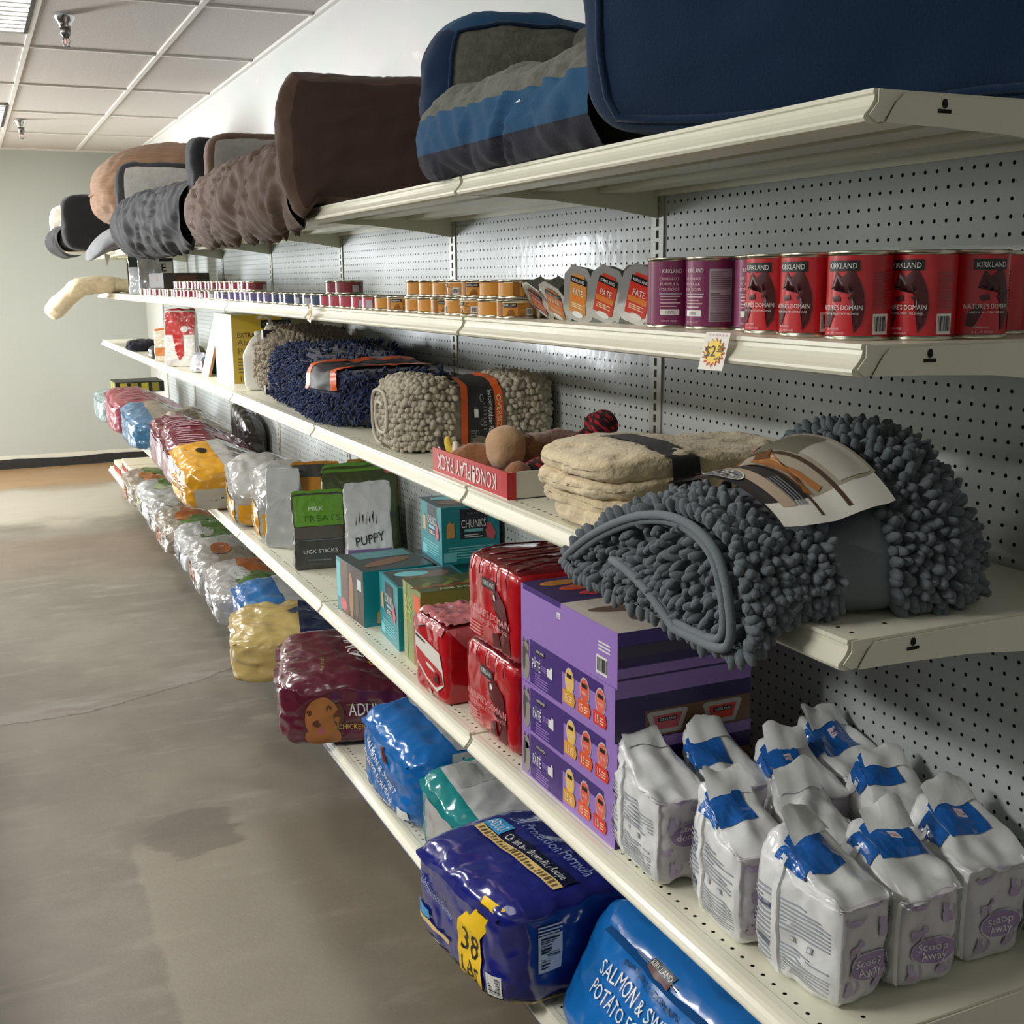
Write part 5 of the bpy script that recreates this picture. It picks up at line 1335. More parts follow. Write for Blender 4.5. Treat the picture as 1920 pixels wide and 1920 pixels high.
# --- red shrink-wrapped cartons
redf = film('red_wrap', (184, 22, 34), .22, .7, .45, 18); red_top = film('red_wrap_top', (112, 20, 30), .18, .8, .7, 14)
def red_pack(lab, loc, w, d, h, rz=0, seed=0, torn=False):
    t = thing('wrapped_can_case', lab, 'case', loc, R_(rz), 'red shrink-wrapped cases')
    s = Soft(w, d, h, 11, .0035, 12, 120 + seed)
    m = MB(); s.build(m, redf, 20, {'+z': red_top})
    f = s.fm('-x'); dr = ink('wrap_dog', (88, 14, 22)); pk = ink('wrap_pink', (226, 150, 150))
    if not torn:
        k = d / .27
        m.rect(f, -.035 * k, .038, .035 * k, .060, ink('wrap_black', (44, 30, 34)), 3, 2); m.text(f, 'KIRKLAND', 0, .05, .011, WHITE, .0016, width=.056 * k)
        m.poly(f, [(.01, .03), (.045, .045), (.085, .02), (.10, -.03), (.105, -.085), (.06, -.085), (.07, -.05), (.04, -.03), (.055, -.01), (.02, .0)], dr); m.poly(f, [(.02, -.055), (.05, -.045), (.055, -.08), (.015, -.085)], dr)
        m.text(f, "NATURE'S DOMAIN", 0, -.018, .016, pk, .0035, width=.205 * k); m.text(f, 'TURKEY & PEA STEW FOR DOGS', 0, -.036, .008, pk, .0035, width=.19 * k); m.lines(f, -.11 * k, -.078, -.05, -.050, 4, pk, 3)
        m.rect(f, .022, .020, .034, .032, WHITE, 1, 1, .002)
    else:
        a = mat('card_white', (222, 218, 208), .5)
        m.poly(f, [(-.082, .050), (.062, .028), (.078, -.010), (.080, -.050), (.045, -.072), (-.012, -.060), (-.070, -.030), (-.085, .01)], a, .0008)
        m.poly(f, [(-.078, .012), (.070, -.018), (.074, -.048), (.040, -.062), (-.010, -.050), (-.066, -.022)], redl, .0014); m.poly(f, [(.018, -.022), (.056, -.028), (.060, -.052), (.030, -.052)], dr, .002); m.poly(f, [(-.075, .044), (-.02, .034), (-.02, .030), (-.075, .038)], BLACK, .0014)
        g = s.fm('-y'); m.poly(f, [(.0, -.075), (.012, -.078), (.008, -.098), (-.004, -.09)], a, .0014)
    m.obj('wrapped_case', t)
    m = MB(); tp = s.fn('+z')
    rn2 = random.Random(seed)
    if torn:     # gathered loose film on top with a hanging flap
        film_m = film('clear_red_film', (206, 120, 126), .15, .9, .8, 22)
        m.grid(lambda u, v: tp(u * 1.9 - .95, v * 1.9 - .95) + Vector((0, 0, .006 + .014 * abs(noise.noise(Vector((u * 6, v * 6, 3)))))), 20, 20, film_m)
        g = s.fn('-y'); m.poly(g, [(-.95, .98), (.7, .98), (.3, .30), (-.35, .45)], film_m, .004)
        f2 = s.fn('-x'); m.poly(f2, [(-.95, .98), (.95, .98), (.8, .72), (-.1, .80), (-.9, .60)], film_m, .004)
    else:
        for k in range(5): m.tube([tp(-.9 + k * .03, -.8 + k * .4, .001), tp(-.3, -.75 + k * .38 + rn2.uniform(-.1, .1), .003), tp(.5, -.7 + k * .36, .001)], .0022, 5, red_top)
        fx = s.fn('-x')
        for k in range(5): m.tube([fx(-.75 + k * .36, .99, .0015), fx(-.70 + k * .34, .8, .0025), fx(-.72 + k * .35, .62, .0008)], .0016, 5, redf)
    m.obj('loose_film', t)
red_pack('red wrapped dog food case at the bottom, left of the purple cartons', (-.315, -1.215, ZL), .25, .275, .205, 0, 1)
red_pack('red wrapped dog food case stacked on top of the lower red one', (-.315, -1.235, ZL + .2055), .25, .275, .200, 0, 2)
red_pack('torn red wrapped case with white window, standing left of the red stack', (-.385, -.905, ZL), .15, .19, .195, 3, 3, True)
# --- teal and green treat boxes
teal = card('teal_card', (28, 140, 150), .3); tnavy = card('teal_navy', (34, 40, 56), .3); bonec = ink('biscuit', (214, 160, 92)); pinkc = ink('ham_pink', (214, 100, 110)); pteal = ink('pale_teal', (120, 200, 208))
def pr_chunks(big):
    def pr(m, F):
        for fc in ('-y', '-x'):
            f = F[fc]; k = 1.0
            if fc == '-x' or big:
                w = .055
                m.rect(f, -w * .62, -.012, w * .95, .078, tnavy, 1, 1, .0006)
                m.rect(f, -.02, .058, .035, .070, BLACK, 1, 1, .001); m.text(f, 'KIRKLAND', .008, .064, .008, GREY, .0014, width=.04)
                m.text(f, 'CHUNKS', .008, .034, .026, WHITE, .0014, width=.078); m.rect(f, -.02, .008, .036, .017, pteal, 1, 1, .0012); m.lines(f, -.02, -.008, .036, .004, 2, WHITE, 1, .0012)
                m.poly(f, [(-.075, -.006), (-.075, .030), (-.066, .044), (-.060, .036), (-.052, .040), (-.050, -.006)], bonec, .0014); m.poly(f, [(.045, .01), (.052, .034), (.062, .030), (.078, .0), (.070, -.02), (.05, -.012)], pinkc, .0018)
                m.lines(f, -.07, -.070, .07, -.030, 5, pteal, 6, .001); m.rect(f, -.085, -.078, -.045, -.05, pteal, 1, 1, .0008)
        if not big:
            f = F['-y']; m.rect(f, -.09, -.075, -.068, -.030, bonec, 1, 1)
        t = F['+z']; m.rect(t, -.10, -.09, .10, .09, ink('lid_dark', (56, 66, 68)), 1, 1, .0004); m.disc(t, 0, .0, .085, .04, ink('lid_brown', (96, 76, 62)), 18, .0008, .5); m.disc(t, -.03, .04, .05, .03, pteal, 14, .0010)
    return pr
def pr_teal1(m, F):
    f = F['-x']; m.rect(f, -.122, -.082, .122, .082, teal, 1, 1, .0003); m.rect(f, -.120, -.04, -.085, .07, pteal, 1, 1, .0006); m.rect(f, -.02, -.082, .122, .082, ink('photo_dark', (66, 50, 44)), 1, 1, .0006); m.rect(f, -.08, -.082, -.02, .082, ink('photo_mid', (110, 84, 66)), 1, 1, .0006)
    m.disc(f, .012, -.01, .02, .07, ink('photo_tan', (168, 122, 88)), 16, .001); m.disc(f, .06, -.02, .02, .05, ink('photo_olive', (84, 84, 48)), 14, .001); m.rect(f, .07, .02, .105, .052, ink('nutrition', (206, 216, 214)), 1, 1, .0012); m.disc(f, -.06, -.055, .03, .02, pinkc, 12, .001)
    g = F['-y']; m.poly(g, [(-.07, -.075), (-.07, -.045), (-.06, -.03), (-.05, -.04), (-.02, -.04), (-.01, -.075)], bonec, .001)
    t = F['+z']; m.rect(t, -.11, -.12, .11, .12, ink('lid_dark', (56, 66, 68)), 1, 1, .0004); m.rect(t, -.07, .03, .10, .11, ink('lid_teal', (86, 140, 146)), 1, 1, .0008); m.disc(t, .0, -.03, .09, .03, ink('lid_brown', (120, 86, 64)), 18, .0010, .4)
GT_ = 'teal treat boxes'
carton('treat_box', 'teal treat box with dark lid, leftmost at the front of the shelf', 'box', (-.325, -.165, ZL), .22, .245, .166, teal, R_(2), GT_, pr_teal1, False)
carton('treat_box', 'smaller teal box with navy chunks panel, between leftmost teal and green boxes', 'box', (-.30, -.455, ZL), .215, .20, .178, teal, R_(-4), GT_, pr_chunks(False), False)
carton('treat_box', 'teal box lying at the back under the chunks box', 'box', (-.10, -.215, ZL), .185, .21, .168, teal, 0, GT_, pr_teal1, False)
carton('treat_box', 'teal chunks box standing on another teal box by the pegboard', 'box', (-.105, -.235, ZL + .169), .18, .20, .172, teal, R_(-3), GT_, pr_chunks(True), False)
grn = card('green_card', (128, 142, 70), .3); grn_d = ink('green_dark', (74, 84, 44)); lime = ink('lime', (196, 214, 90))
def pr_green(m, F):
    f = F['-x']; m.rect(f, -.078, -.105, -.045, .105, ink('olive_pale', (150, 160, 100)), 1, 1); m.text(f, 'DOG', -.035, .055, .032, lime, .001, width=.06); m.text(f, 'FOOD', -.035, .020, .032, lime, .001, width=.06); m.rect(f, .02, .045, .075, .09, org, 1, 1); m.rect(f, .01, -.10, .078, .03, ink('green_photo', (160, 74, 60)), 1, 1, .0006)
    t = F['+z']; m.rect(t, -.11, -.078, .11, .078, grn_d, 1, 1, .0004)
    for i in range(9): m.disc(t, -.09 + .02 * i, -.03 + .05 * ((i * 7) % 3) / 2, .034, .010, (ink('veg_red', (140, 70, 48)), ink('veg_green', (116, 130, 60)), ink('veg_olive', (96, 104, 56)))[i % 3], 12, .0006 + .0001 * i, i)
    m.text(t, 'FOR DOGS', .0, -.062, .016, cream_i, .002)
carton('treat_box', 'green dog food box standing between the teal box and torn red case', 'box', (-.305, -.668, ZL), .22, .155, .212, grn, R_(-3), 'green dog food boxes', pr_green, False)
carton('treat_box', 'second green dog food box behind, partly hidden by the torn red case', 'box', (-.10, -.69, ZL), .16, .17, .212, grn, 0, 'green dog food boxes', pr_green, False)
# --- stand-up treat pouches
blackf = film('charcoal_film', (70, 68, 64), .35, .4, .2); limef = film('lime_film', (104, 158, 52), .25, .6, .35); oliv = film('olive_film', (72, 82, 46), .28, .5, .3); purp = ink('purple_strip', (120, 96, 150))
def pr_lick(m, f):
    m.text(f, 'MILK', -.1, .62, .10, WHITE, .0022, width=.6); m.text(f, 'TREATS', .1, .36, .16, ink('lime_dk', (54, 100, 34)), .0022, width=1.5); m.text(f, 'LICK STICKS', 0, -.50, .10, WHITE, .002, width=1.35); m.lines(f, -.5, -.74, .4, -.68, 1, GREY, 1); m.rect(f, -.95, -.22, .95, -.20, GREY, 6, 1, .0016); m.rect(f, -.95, -.18, .95, .14, ink('photo_grey', (92, 86, 80)), 8, 4, .0014)
pouch('black and green lick sticks pouch standing in front of the green pouch', 'pouch', (-.345, .50, ZL), .185, .085, .262, blackf, R_(-8), 0, ((.16, .985, limef),), pr_lick, 'stand-up treat pouches', 21)
def pr_greenp(m, f):
    m.poly(f, [(-.9, -.02), (-.5, .08), (-.1, .22), (.2, .04), (.2, -.06), (-.9, -.10)], ink('white_band', (226, 226, 214)), .0016); m.rect(f, -.9, -.12, .9, -.02, ink('band_slate', (70, 78, 82)), 6, 2, .002); m.text(f, 'KIRKLAND', -.2, -.07, .06, WHITE, .0026, width=1.0)
    m.lines(f, -.8, -.5, .1, -.2, 4, ink('green_lt', (150, 176, 110)), 5, .0016); m.disc(f, -.15, -.74, .14, .07, pteal, 12, .0016); m.rect(f, -.0, .42, .12, .50, WHITE, 1, 1, .002); m.disc(f, .75, .86, .1, .06, pinkc, 10, .002)
pouch('large dark green dog treat pouch leaning behind the two smaller pouches', 'pouch', (-.165, .58, ZL), .285, .09, .335, oliv, R_(-4), 0, ((.90, .985, limef),), pr_greenp, 'stand-up treat pouches', 22)
whp = film('white_pouch', (216, 214, 218), .2, .8, .6, 20)
def pr_wh(m, f):
    for k in range(7): m.poly(f, [(-.6 + k * .15, .1 + .1 * (k % 3)), (-.52 + k * .15, .35 + .08 * (k % 2)), (-.56 + k * .15, .12)], ink('script_black', (50, 46, 48)), .002)
    m.text(f, 'PUPPY', .0, -.22, .22, BLACK, .002, width=1.3, rot=.1); m.rect(f, -.95, -.62, .95, -.46, purp, 8, 2, .0018)
pouch('white and purple crinkled pouch standing before the large green pouch', 'pouch', (-.205, .36, ZL), .165, .075, .300, whp, R_(-10), R_(-4), (), pr_wh, 'stand-up treat pouches', 23)
gpouch = film('grey_pouch', (168, 172, 170), .3, .6, .4, 18)
pouch('plain grey pouch with a silver edge, left of the lick sticks pouch', 'pouch', (-.375, .86, ZL), .15, .07, .30, gpouch, R_(-46), 0, (), None, 'stand-up treat pouches', 24)
pouch('black and orange pouch in shadow behind the plain grey pouch', 'pouch', (-.26, .84, ZL), .19, .08, .31, blackf, R_(-14), 0, ((.25, .7, ink('orange_band', (206, 140, 52))),), lambda m, f: m.disc(f, -.3, .0, .2, .12, GREY, 12, .002), 'stand-up treat pouches', 25)
pouch('green topped pouch standing at the back behind the lick sticks', 'pouch', (-.07, .66, ZL), .25, .08, .335, oliv, R_(-3), 0, ((.72, .985, limef), (.0, .6, ink('amber_panel', (190, 150, 60)))), None, 'stand-up treat pouches', 26)
# --- kibble bags lying with their ends to the aisle
def kibble(lab, name, loc, w, d, h, m1, rz=0, roll=0, pitch=0, n=4.2, seed=0, pr=None, group=None, taper=.45, amp=.009, faces=None, seal=True, seal_m=None, slant=0.0):
    def sh(v, q):
        t = max(0, (q.x + .1)) / 1.1                       # back end tapers to its seal
        v.z = max(0, v.z * (1 - taper * t))
        v.z += v.z * (math.tan(roll) * v.y - math.tan(pitch) * v.x) / h * 1.1
        v.x += slant * v.z * max(0, .4 - q.x) / 1.4
        e = max(0, -q.x - .80) / .2                        # front end: gusset folds pull in
        v.y *= 1 - .05 * e
        return v
    t = thing(name, lab, 'pet food bag', loc, R_(rz), group)
    s = Soft(w, d, h, n * 1.45, amp, 11, 140 + seed, sh, True, False)
    m = MB(); s.build(m, m1, 40, faces)
    if pr: pr(m, s)
    m.obj('bag', t)
    if seal:
        m = MB(); f = s.fn('-x')
        # folded front seam: a narrow welded fin across the end
        m.grid(lambda u, v: f(u * 1.8 - .9, .80, 0) + Vector((-.016 * v, 0, -.004 * v + .004 * math.sin(u * 14 + seed))), 20, 3, seal_m or m1)
        m.obj('welded_fin', t)
    return t
mar = film('maroon_film', (104, 32, 50), .26, .7, .5, 18); pnk = film('pink_maroon_film', (150, 70, 84), .28, .6, .5, 18); stl = film('steel_blue_film', (70, 120, 160), .22, .8, .6, 16)
gry = film('grey_brown_film', (150, 140, 126), .25, .7, .5, 16); sil_f = film('silver_film', (176, 176, 174), .18, .9, .7, 15); blk_f = film('black_film', (48, 46, 44), .25, .6, .5, 16); ylw = film('yellow_film', (214, 156, 40), .25, .7, .5, 16); tg = film('teal_grey_film', (140, 160, 162), .22, .8, .6, 16)
GK = 'kibble bags lying on the litter shelf'
kibble('teal grey crinkled kibble bag farthest along the litter shelf', 'kibble_bag', (-0.365, 5.55, ZL), .48, .46, .20, tg, 0, R_(6), 0, 4, 1, None, GK)
def pr_crate(m, F):
    f = F['-x']; g = F['-y']
    for q, w in ((f, .14), (g, .15)):
        for k in range(4): m.rect(q, -w + k * w / 2 + .01, -.03, -w + (k + 1) * w / 2 - .015, .03, ink('olive_yellow', (150, 146, 60)) if k % 2 else ink('yellow_green', (196, 190, 70)), 1, 1)
carton('treat_carton', 'black and yellow printed carton on the far teal grey bag', 'carton', (-.30, 5.62, ZL + .205), .34, .34, .075, mat('black_carton', (40, 42, 34), .5), 0, None, pr_crate)
def pr_lines(c, c2):
    def pr(m, s):
        f = s.fn('+z'); m.lines(f, -.7, -.55, .1, .55, 9, c, 3, .0012, .4)
        g = s.fn('-x'); m.lines(g, -.6, -.3, .5, .3, 5, c2, 4, .0012)
    return pr
kibble('dusty pink kibble bag beside the far teal grey one', 'kibble_bag', (-0.340, 4.86, ZL), .50, .50, .25, pnk, 0, R_(10), 0, 4, 2, pr_lines(ink('pink_txt', (190, 130, 140)), ink('pink_txt', (190, 130, 140))), GK)
kibble('steel blue kibble bag between the pink and maroon bags', 'kibble_bag', (-0.330, 4.05, ZL), .50, .58, .22, stl, 0, R_(8), 0, 4, 3, lambda m, s: m.rect(s.fn('+z'), -.45, -.95, .95, .95, gry, 14, 14, .0012), GK)
kibble('grey brown crinkled kibble bag piled behind the first maroon bag', 'kibble_bag', (-.215, 3.46, ZL + .0), .40, .38, .25, gry, 0, R_(10), R_(-4), 3.6, 4, pr_lines(ink('brown_txt', (96, 84, 72)), ink('brown_txt', (96, 84, 72))), GK)
kibble('black kibble bag standing against the pegboard behind the maroon bags', 'kibble_bag', (-.080, 2.85, ZL), .12, .42, .315, blk_f, 0, R_(12), 0, 3.2, 5, None, GK, seal=False, taper=.1)
dogf = ink('retriever', (170, 110, 60)); dogm = ink('retriever_dark', (96, 58, 34)); lilac_t = ink('maroon_text', (196, 160, 170))
def pr_mar(m, s):
    f = s.fn('+z'); m.lines(f, -.75, -.75, -.15, .75, 14, lilac_t, 3, .0012, .3); m.disc(f, .25, .1, .16, .14, lilac_t, 14, .0012)
    g = s.fn('-y'); m.text(g, 'KIRKLAND', .0, .35, .14, WHITE, .0014, width=.5); m.disc(g, -.72, -.1, .18, .4, dogf, 14, .0012); m.disc(g, -.74, -.3, .06, .12, dogm, 10, .0016)
    h_ = s.fn('-x'); m.rect(h_, -.95, -.9, .9, .5, film('maroon_pale', (150, 120, 134), .3, .7, .6, 18), 10, 8, .0012)
kibble('maroon kibble bag, farther of the pair, retriever face on its end', 'kibble_bag', (-0.340, 3.02, ZL), .42, .46, .25, mar, 0, R_(8), 0, 4, 6, pr_mar, GK)
kibble('maroon kibble bag, nearer of the pair, touching the first yellow bag', 'kibble_bag', (-0.340, 2.53, ZL), .46, .46, .245, mar, -2, R_(14), 0, 4, 7, pr_mar, GK)
def pr_yel2(m, s):
    g = s.fn('-x'); m.rect(g, -.85, -.85, .9, .35, ylw, 14, 12, .0012); m.paw(g, .2, -.5, .2, BLACK); m.rect(g, -.8, -.9, -.1, -.45, ink('grey_panel', (176, 172, 160)), 8, 6, .002)
    f = s.fn('+z'); m.lines(f, -.1, -.4, .6, .4, 6, ink('grey_brown', (110, 104, 96)), 5, .002); m.rect(f, .55, -.6, .85, .5, ink('khaki', (176, 160, 100)), 8, 8, .002)
    k = s.fn('-y'); m.rect(k, -.95, -.9, .2, .2, ylw, 14, 10, .0014); m.paw(k, -.4, -.3, .2, BLACK)
def pr_yel(m, s):
    f = s.fn('+z'); m.rect(f, -.35, -.95, .98, .95, sil_f, 16, 14, .0012); m.lines(f, -.1, -.4, .7, .4, 6, ink('grey_brown', (110, 104, 96)), 5, .002); m.rect(f, .55, -.6, .85, .5, ink('khaki', (176, 160, 100)), 6, 6, .002); m.disc(f, -.55, .1, .10, .12, BLACK, 10, .002)
    g = s.fn('-x'); m.rect(g, -.35, .35, .35, .62, BLACK, 4, 2, .0014); m.text(g, 'KIRKLAND', 0, .485, .14, WHITE, .002, width=.55); m.lines(g, -.5, -.2, .6, .15, 3, ink('mustard_dk', (150, 104, 30)), 4, .0014); m.rect(g, -.7, -.55, .5, -.25, ink('mustard_lt', (226, 190, 110)), 5, 2, .0014)
    k = s.fn('-y'); m.rect(k, -.95, -.9, -.2, .1, ink('grey_panel', (176, 172, 160)), 8, 6, .0014); m.paw(k, -.55, -.4, .16, BLACK)
kibble('yellow and silver kibble bag with a black name bar, next to maroon bags', 'kibble_bag', (-0.350, 1.90, ZL), .52, .44, .235, ylw, 2, R_(10), 0, 4, 8, pr_yel, GK)
kibble('yellow and silver kibble bag with a paw print, middle of the yellow three', 'kibble_bag', (-0.255, 1.40, ZL), .44, .34, .225, sil_f, -8, R_(18), 0, 4, 9, pr_yel2, GK)
kibble('yellow and silver kibble bag nearest the grey pouch, bright silver edge', 'kibble_bag', (-0.235, 1.06, ZL), .42, .28, .245, sil_f, -10, R_(20), 0, 4, 10, pr_yel2, GK)
# ---------------------------------------------------------------- bottom deck
GD = 'big kibble bags on the bottom deck'
blu = film('sky_blue_film', (20, 108, 186), .22, .8, .35, 12); blu_d = film('deep_blue_film', (14, 78, 140), .25, .7, .4, 14); bgrey = film('bag_grey_film', (188, 190, 190), .25, .6, .4, 14)
royal = film('royal_blue_film', (26, 34, 122), .16, .9, .35, 10); tealf = film('teal_bag_film', (22, 132, 134), .2, .8, .45, 14); tanf = film('tan_film', (196, 172, 108), .22, .7, .45, 14); nvf = film('navy_bag_film', (22, 38, 84), .22, .7, .4, 14)
greenf = film('leaf_green_film', (88, 128, 62), .25, .7, .5, 16); orgf = film('rust_orange_film', (176, 98, 46), .25, .7, .5, 16)
def bar(m, f, a, b, k, wtext='KIRKLAND'):
    m.rect(f, a - .16 * k, b - .10 * k * 1.6, a + .16 * k, b + .10 * k * 1.6, BLACK, 4, 3, .0016); m.rect(f, a - .16 * k, b - .16 * k, a + .16 * k, b - .03 * k, ink('bar_brown', (96, 44, 36)), 4, 2, .002); m.text(f, wtext, a, b + .06 * k, .13 * k, WHITE, .0026, width=.29 * k)
def pr_salmon(m, s):
    f = s.fn('-x'); t = s.fn('+z')
    m.rect(t, -.55, -.98, .98, .98, bgrey, 30, 40, .0012)
    for b in (-.7, -.25, .2, .6): m.rect(t, -.40, b, -.18, b + .22, ink('grey_block', (70, 70, 72)), 3, 3, .002)
    bar(m, f, -.36, .84, .7); m.text(f, "NATURE'S DOMAIN", -.36, .58, .09, ink('navy_ink', (22, 40, 70)), .0016, width=.52)
    m.text(f, 'SALMON & SWEET', -.38, .34, .24, WHITE, .003, width=.72); m.text(f, 'POTATO FORMULA', -.38, .02, .24, WHITE, .003, width=.72)
    m.lines(f, -.70, -.62, -.20, -.52, 1, ink('navy_ink', (22, 40, 70)), 1, .0016); m.text(f, 'NET WT 35 LB (15.87 kg)', .38, .42, .09, ink('navy_ink', (22, 40, 70)), .0018, width=.62)
    m.text(f, 'NET WT', .30, -.20, .08, ink('navy_ink', (22, 40, 70)), .0016, width=.18); m.text(f, '35 LB (15.87 kg)', .30, -.34, .08, ink('navy_ink', (22, 40, 70)), .0016, width=.30); m.barcode(f, .18, -.92, .46, -.50, 3)
    m.lines(f, -.6, .80, -.2, .88, 2, ink('navy_ink', (22, 40, 70)), 4, .0016)
kibble('bright blue salmon and sweet potato kibble bag on the near end of the deck', 'kibble_bag', (-.305, -1.985, ZK), .42, .78, .235, blu, -1, R_(0), R_(-4), 5, 201, pr_salmon, GD, .35, .007, None, True, blu_d, .62)
def pr_mar2(m, s):
    f = s.fn('-x'); m.text(f, 'Cuisine', .2, .45, .2, ink('gold_script', (206, 170, 110)), .002, width=.5)
kibble('maroon and blue kibble bag tucked under the shelf at the near deck end', 'kibble_bag', (-.285, -2.52, ZK), .36, .26, .20, mar, -4, 0, 0, 4.5, 202, pr_mar2, GD, .3)
ygold = ink('label_yellow', (240, 196, 30)); gold_s = ink('gold_strip', (226, 196, 130)); ltb = ink('light_blue', (60, 150, 206))
def pr_38(m, s):
    t = s.fn('+z'); f = s.fn('-x'); g = s.fn('-y')
    sc_ = ink('script_blue', (150, 166, 214))
    m.text(t, 'Life Protection Formula', -.14, -.05, .12, sc_, .002, rot=-PI / 2, width=1.5); m.text(t, '38 pound Dry Formula', .26, .0, .06, sc_, .002, rot=-PI / 2, width=.8) if False else None
    m.rect(t, -.52, -.85, -.43, .72, gold_s, 3, 14, .0018); m.rect(t, -.42, .42, -.26, .74, ltb, 3, 4, .002); m.text(t, 'ADULT', -.34, .58, .10, WHITE, .0026, rot=-PI / 2, width=.26)
    m.rect(t, -.42, -.85, -.30, .40, ink('navy_strip', (20, 24, 52)), 3, 10, .0018); m.text(t, 'Chicken and Brown Rice Recipe', -.36, -.20, .08, WHITE, .0026, rot=-PI / 2, width=1.1); m.lines(t, -.505, -.8, -.445, .7, 24, ink('gold_txt', (110, 90, 50)), 6, .0024, .5)
    m.poly(f, [(.14, .20), (.58, .97), (.94, .97), (.62, .20)], ygold, .0018); m.rect(f, .14, -.98, .62, .21, ygold, 8, 12, .0018)
    m.text(f, '38', .38, -.06, .50, BLACK, .003, rot=-.12, width=.36); m.text(f, 'LBS', .38, -.58, .34, BLACK, .003, rot=-.12, width=.38); m.lines(f, .56, .66, .72, .88, 3, BLACK, 1, .0026)
    m.text(f, 'Life Protection Formula', -.38, .18, .16, sc_, .002, rot=-.35, width=.75); m.poly(f, [(-.55, .62), (-.25, .78), (-.1, .55), (-.4, .45)], sc_, .0016) if False else None
    m.rect(f, -.80, -.55, -.10, -.45, gold_s, 6, 2, .0018); m.rect(f, -.9, -.42, -.55, -.24, ltb, 3, 2, .002); m.rect(f, -.98, -.98, .9, -.86, tanf, 10, 2, .0014)
    m.barcode(f, .70, -.80, .92, -.35, 4, True)
    m.barcode(g, -.72, -.30, -.52, .40, 5, True); m.lines(g, -.72, .42, -.52, .62, 3, WHITE, 2); m.rect(g, -.98, -.98, .9, -.88, tanf, 10, 1, .0014); m.rect(g, .55, .5, .66, .62, GREY, 1, 1, .002)
kibble('royal blue 38 lbs kibble bag hanging over the deck edge, yellow weight label', 'kibble_bag', (-.335, -1.375, ZK + .004), .54, .41, .225, royal, 6, 0, R_(0), 5.5, 203, pr_38, GD, .25, .007)
def pr_tealb(m, s):
    t = s.fn('+z'); f = s.fn('-x'); g = s.fn('-y')
    m.rect(t, -.80, -.70, .98, .80, bgrey, 30, 28, .0014); m.rect(t, -.20, -.9, .1, .9, tealf, 4, 12, .0020); m.rect(t, -.74, .1, -.3, .72, sil_f, 8, 8, .0022)
    m.lines(t, -.1, -.4, .6, .4, 5, ink('grey_brown', (110, 104, 96)), 6, .0026)
    m.rect(g, -.75, -.95, .9, .75, bgrey, 14, 8, .0014); m.paw(g, -.58, .0, .13, BLACK); m.paw(g, -.66, -.55, .10, BLACK); m.rect(g, -.25, -.2, .0, .5, BLACK, 2, 3, .002); m.rect(g, -.22, -.14, -.03, .30, WHITE, 2, 3, .0024); m.poly(g, [(-.19, -.1), (-.1, .0), (-.06, .24), (-.16, .2)], BLACK, .003); m.disc(g, .2, .1, .12, .3, BLACK, 14, .002); m.disc(g, .24, .14, .09, .22, bgrey, 14, .0026); m.disc(g, .26, .0, .05, .16, BLACK, 12, .003)
    for k in range(3): m.rect(g, -.6, .62 + k * .08, .8, .65 + k * .08, GREY, 8, 1, .002)
    m.rect(f, -.5, -.75, .75, .62, sil_f, 10, 8, .0014)
kibble('teal and white kibble bag with paw prints and silver glare, behind 38 lbs bag', 'kibble_bag', (-.245, -.985, ZK), .46, .32, .19, tealf, 4, R_(12), 0, 4.2, 204, pr_tealb, GD, .4, .010)
def pr_s2(m, s):
    t = s.fn('+z'); f = s.fn('-x'); g = s.fn('-y')
    m.rect(t, -.42, -.98, .98, .98, bgrey, 30, 30, .0012); m.lines(t, -.30, -.3, .3, .9, 7, ink('photo_shadow', (96, 98, 100)), 5, .0018, .6)
    m.rect(g, -.5, -.9, .95, .95, bgrey, 14, 8, .0014)
    for k in range(4):
        a = -.40 + k * .24; m.rect(g, a + .10, -.95, a + .17, .25, blu, 2, 6, .002); m.disc(g, a, -.1, .075, .22, BLACK, 14, .002); m.disc(g, a + .01, -.05, .03, .09, bgrey, 10, .0026)
        m.rect(t, -.1 + k * .2, -.95, -.03 + k * .2, -.6, blu, 2, 3, .002)
    m.text(f, 'SALMON & SWEET', -.05, .10, .17, WHITE, .002, rot=-.5, width=1.25); m.text(f, 'POTATO FORMULA', -.15, -.20, .17, WHITE, .002, rot=-.5, width=1.25); m.poly(f, [(.0, .62), (.12, .66), (.26, .34), (.14, .30)], ink('bar_brown', (96, 44, 36)), .002)
    m.rect(f, .55, -.75, .85, -.5, WHITE, 2, 2, .002); m.rect(f, -.98, -.98, .9, -.90, bgrey, 10, 1, .0016)
kibble('blue salmon kibble bag with slanted lettering on its end and grey top', 'kibble_bag', (-.262, -.605, ZK), .47, .385, .235, blu, 3, R_(6), 0, 4.2, 205, pr_s2, GD, .35, .008)
mar_big = film('wine_film', (92, 28, 48), .2, .8, .4, 12); ygr = ink('yellow_letters', (206, 176, 70))
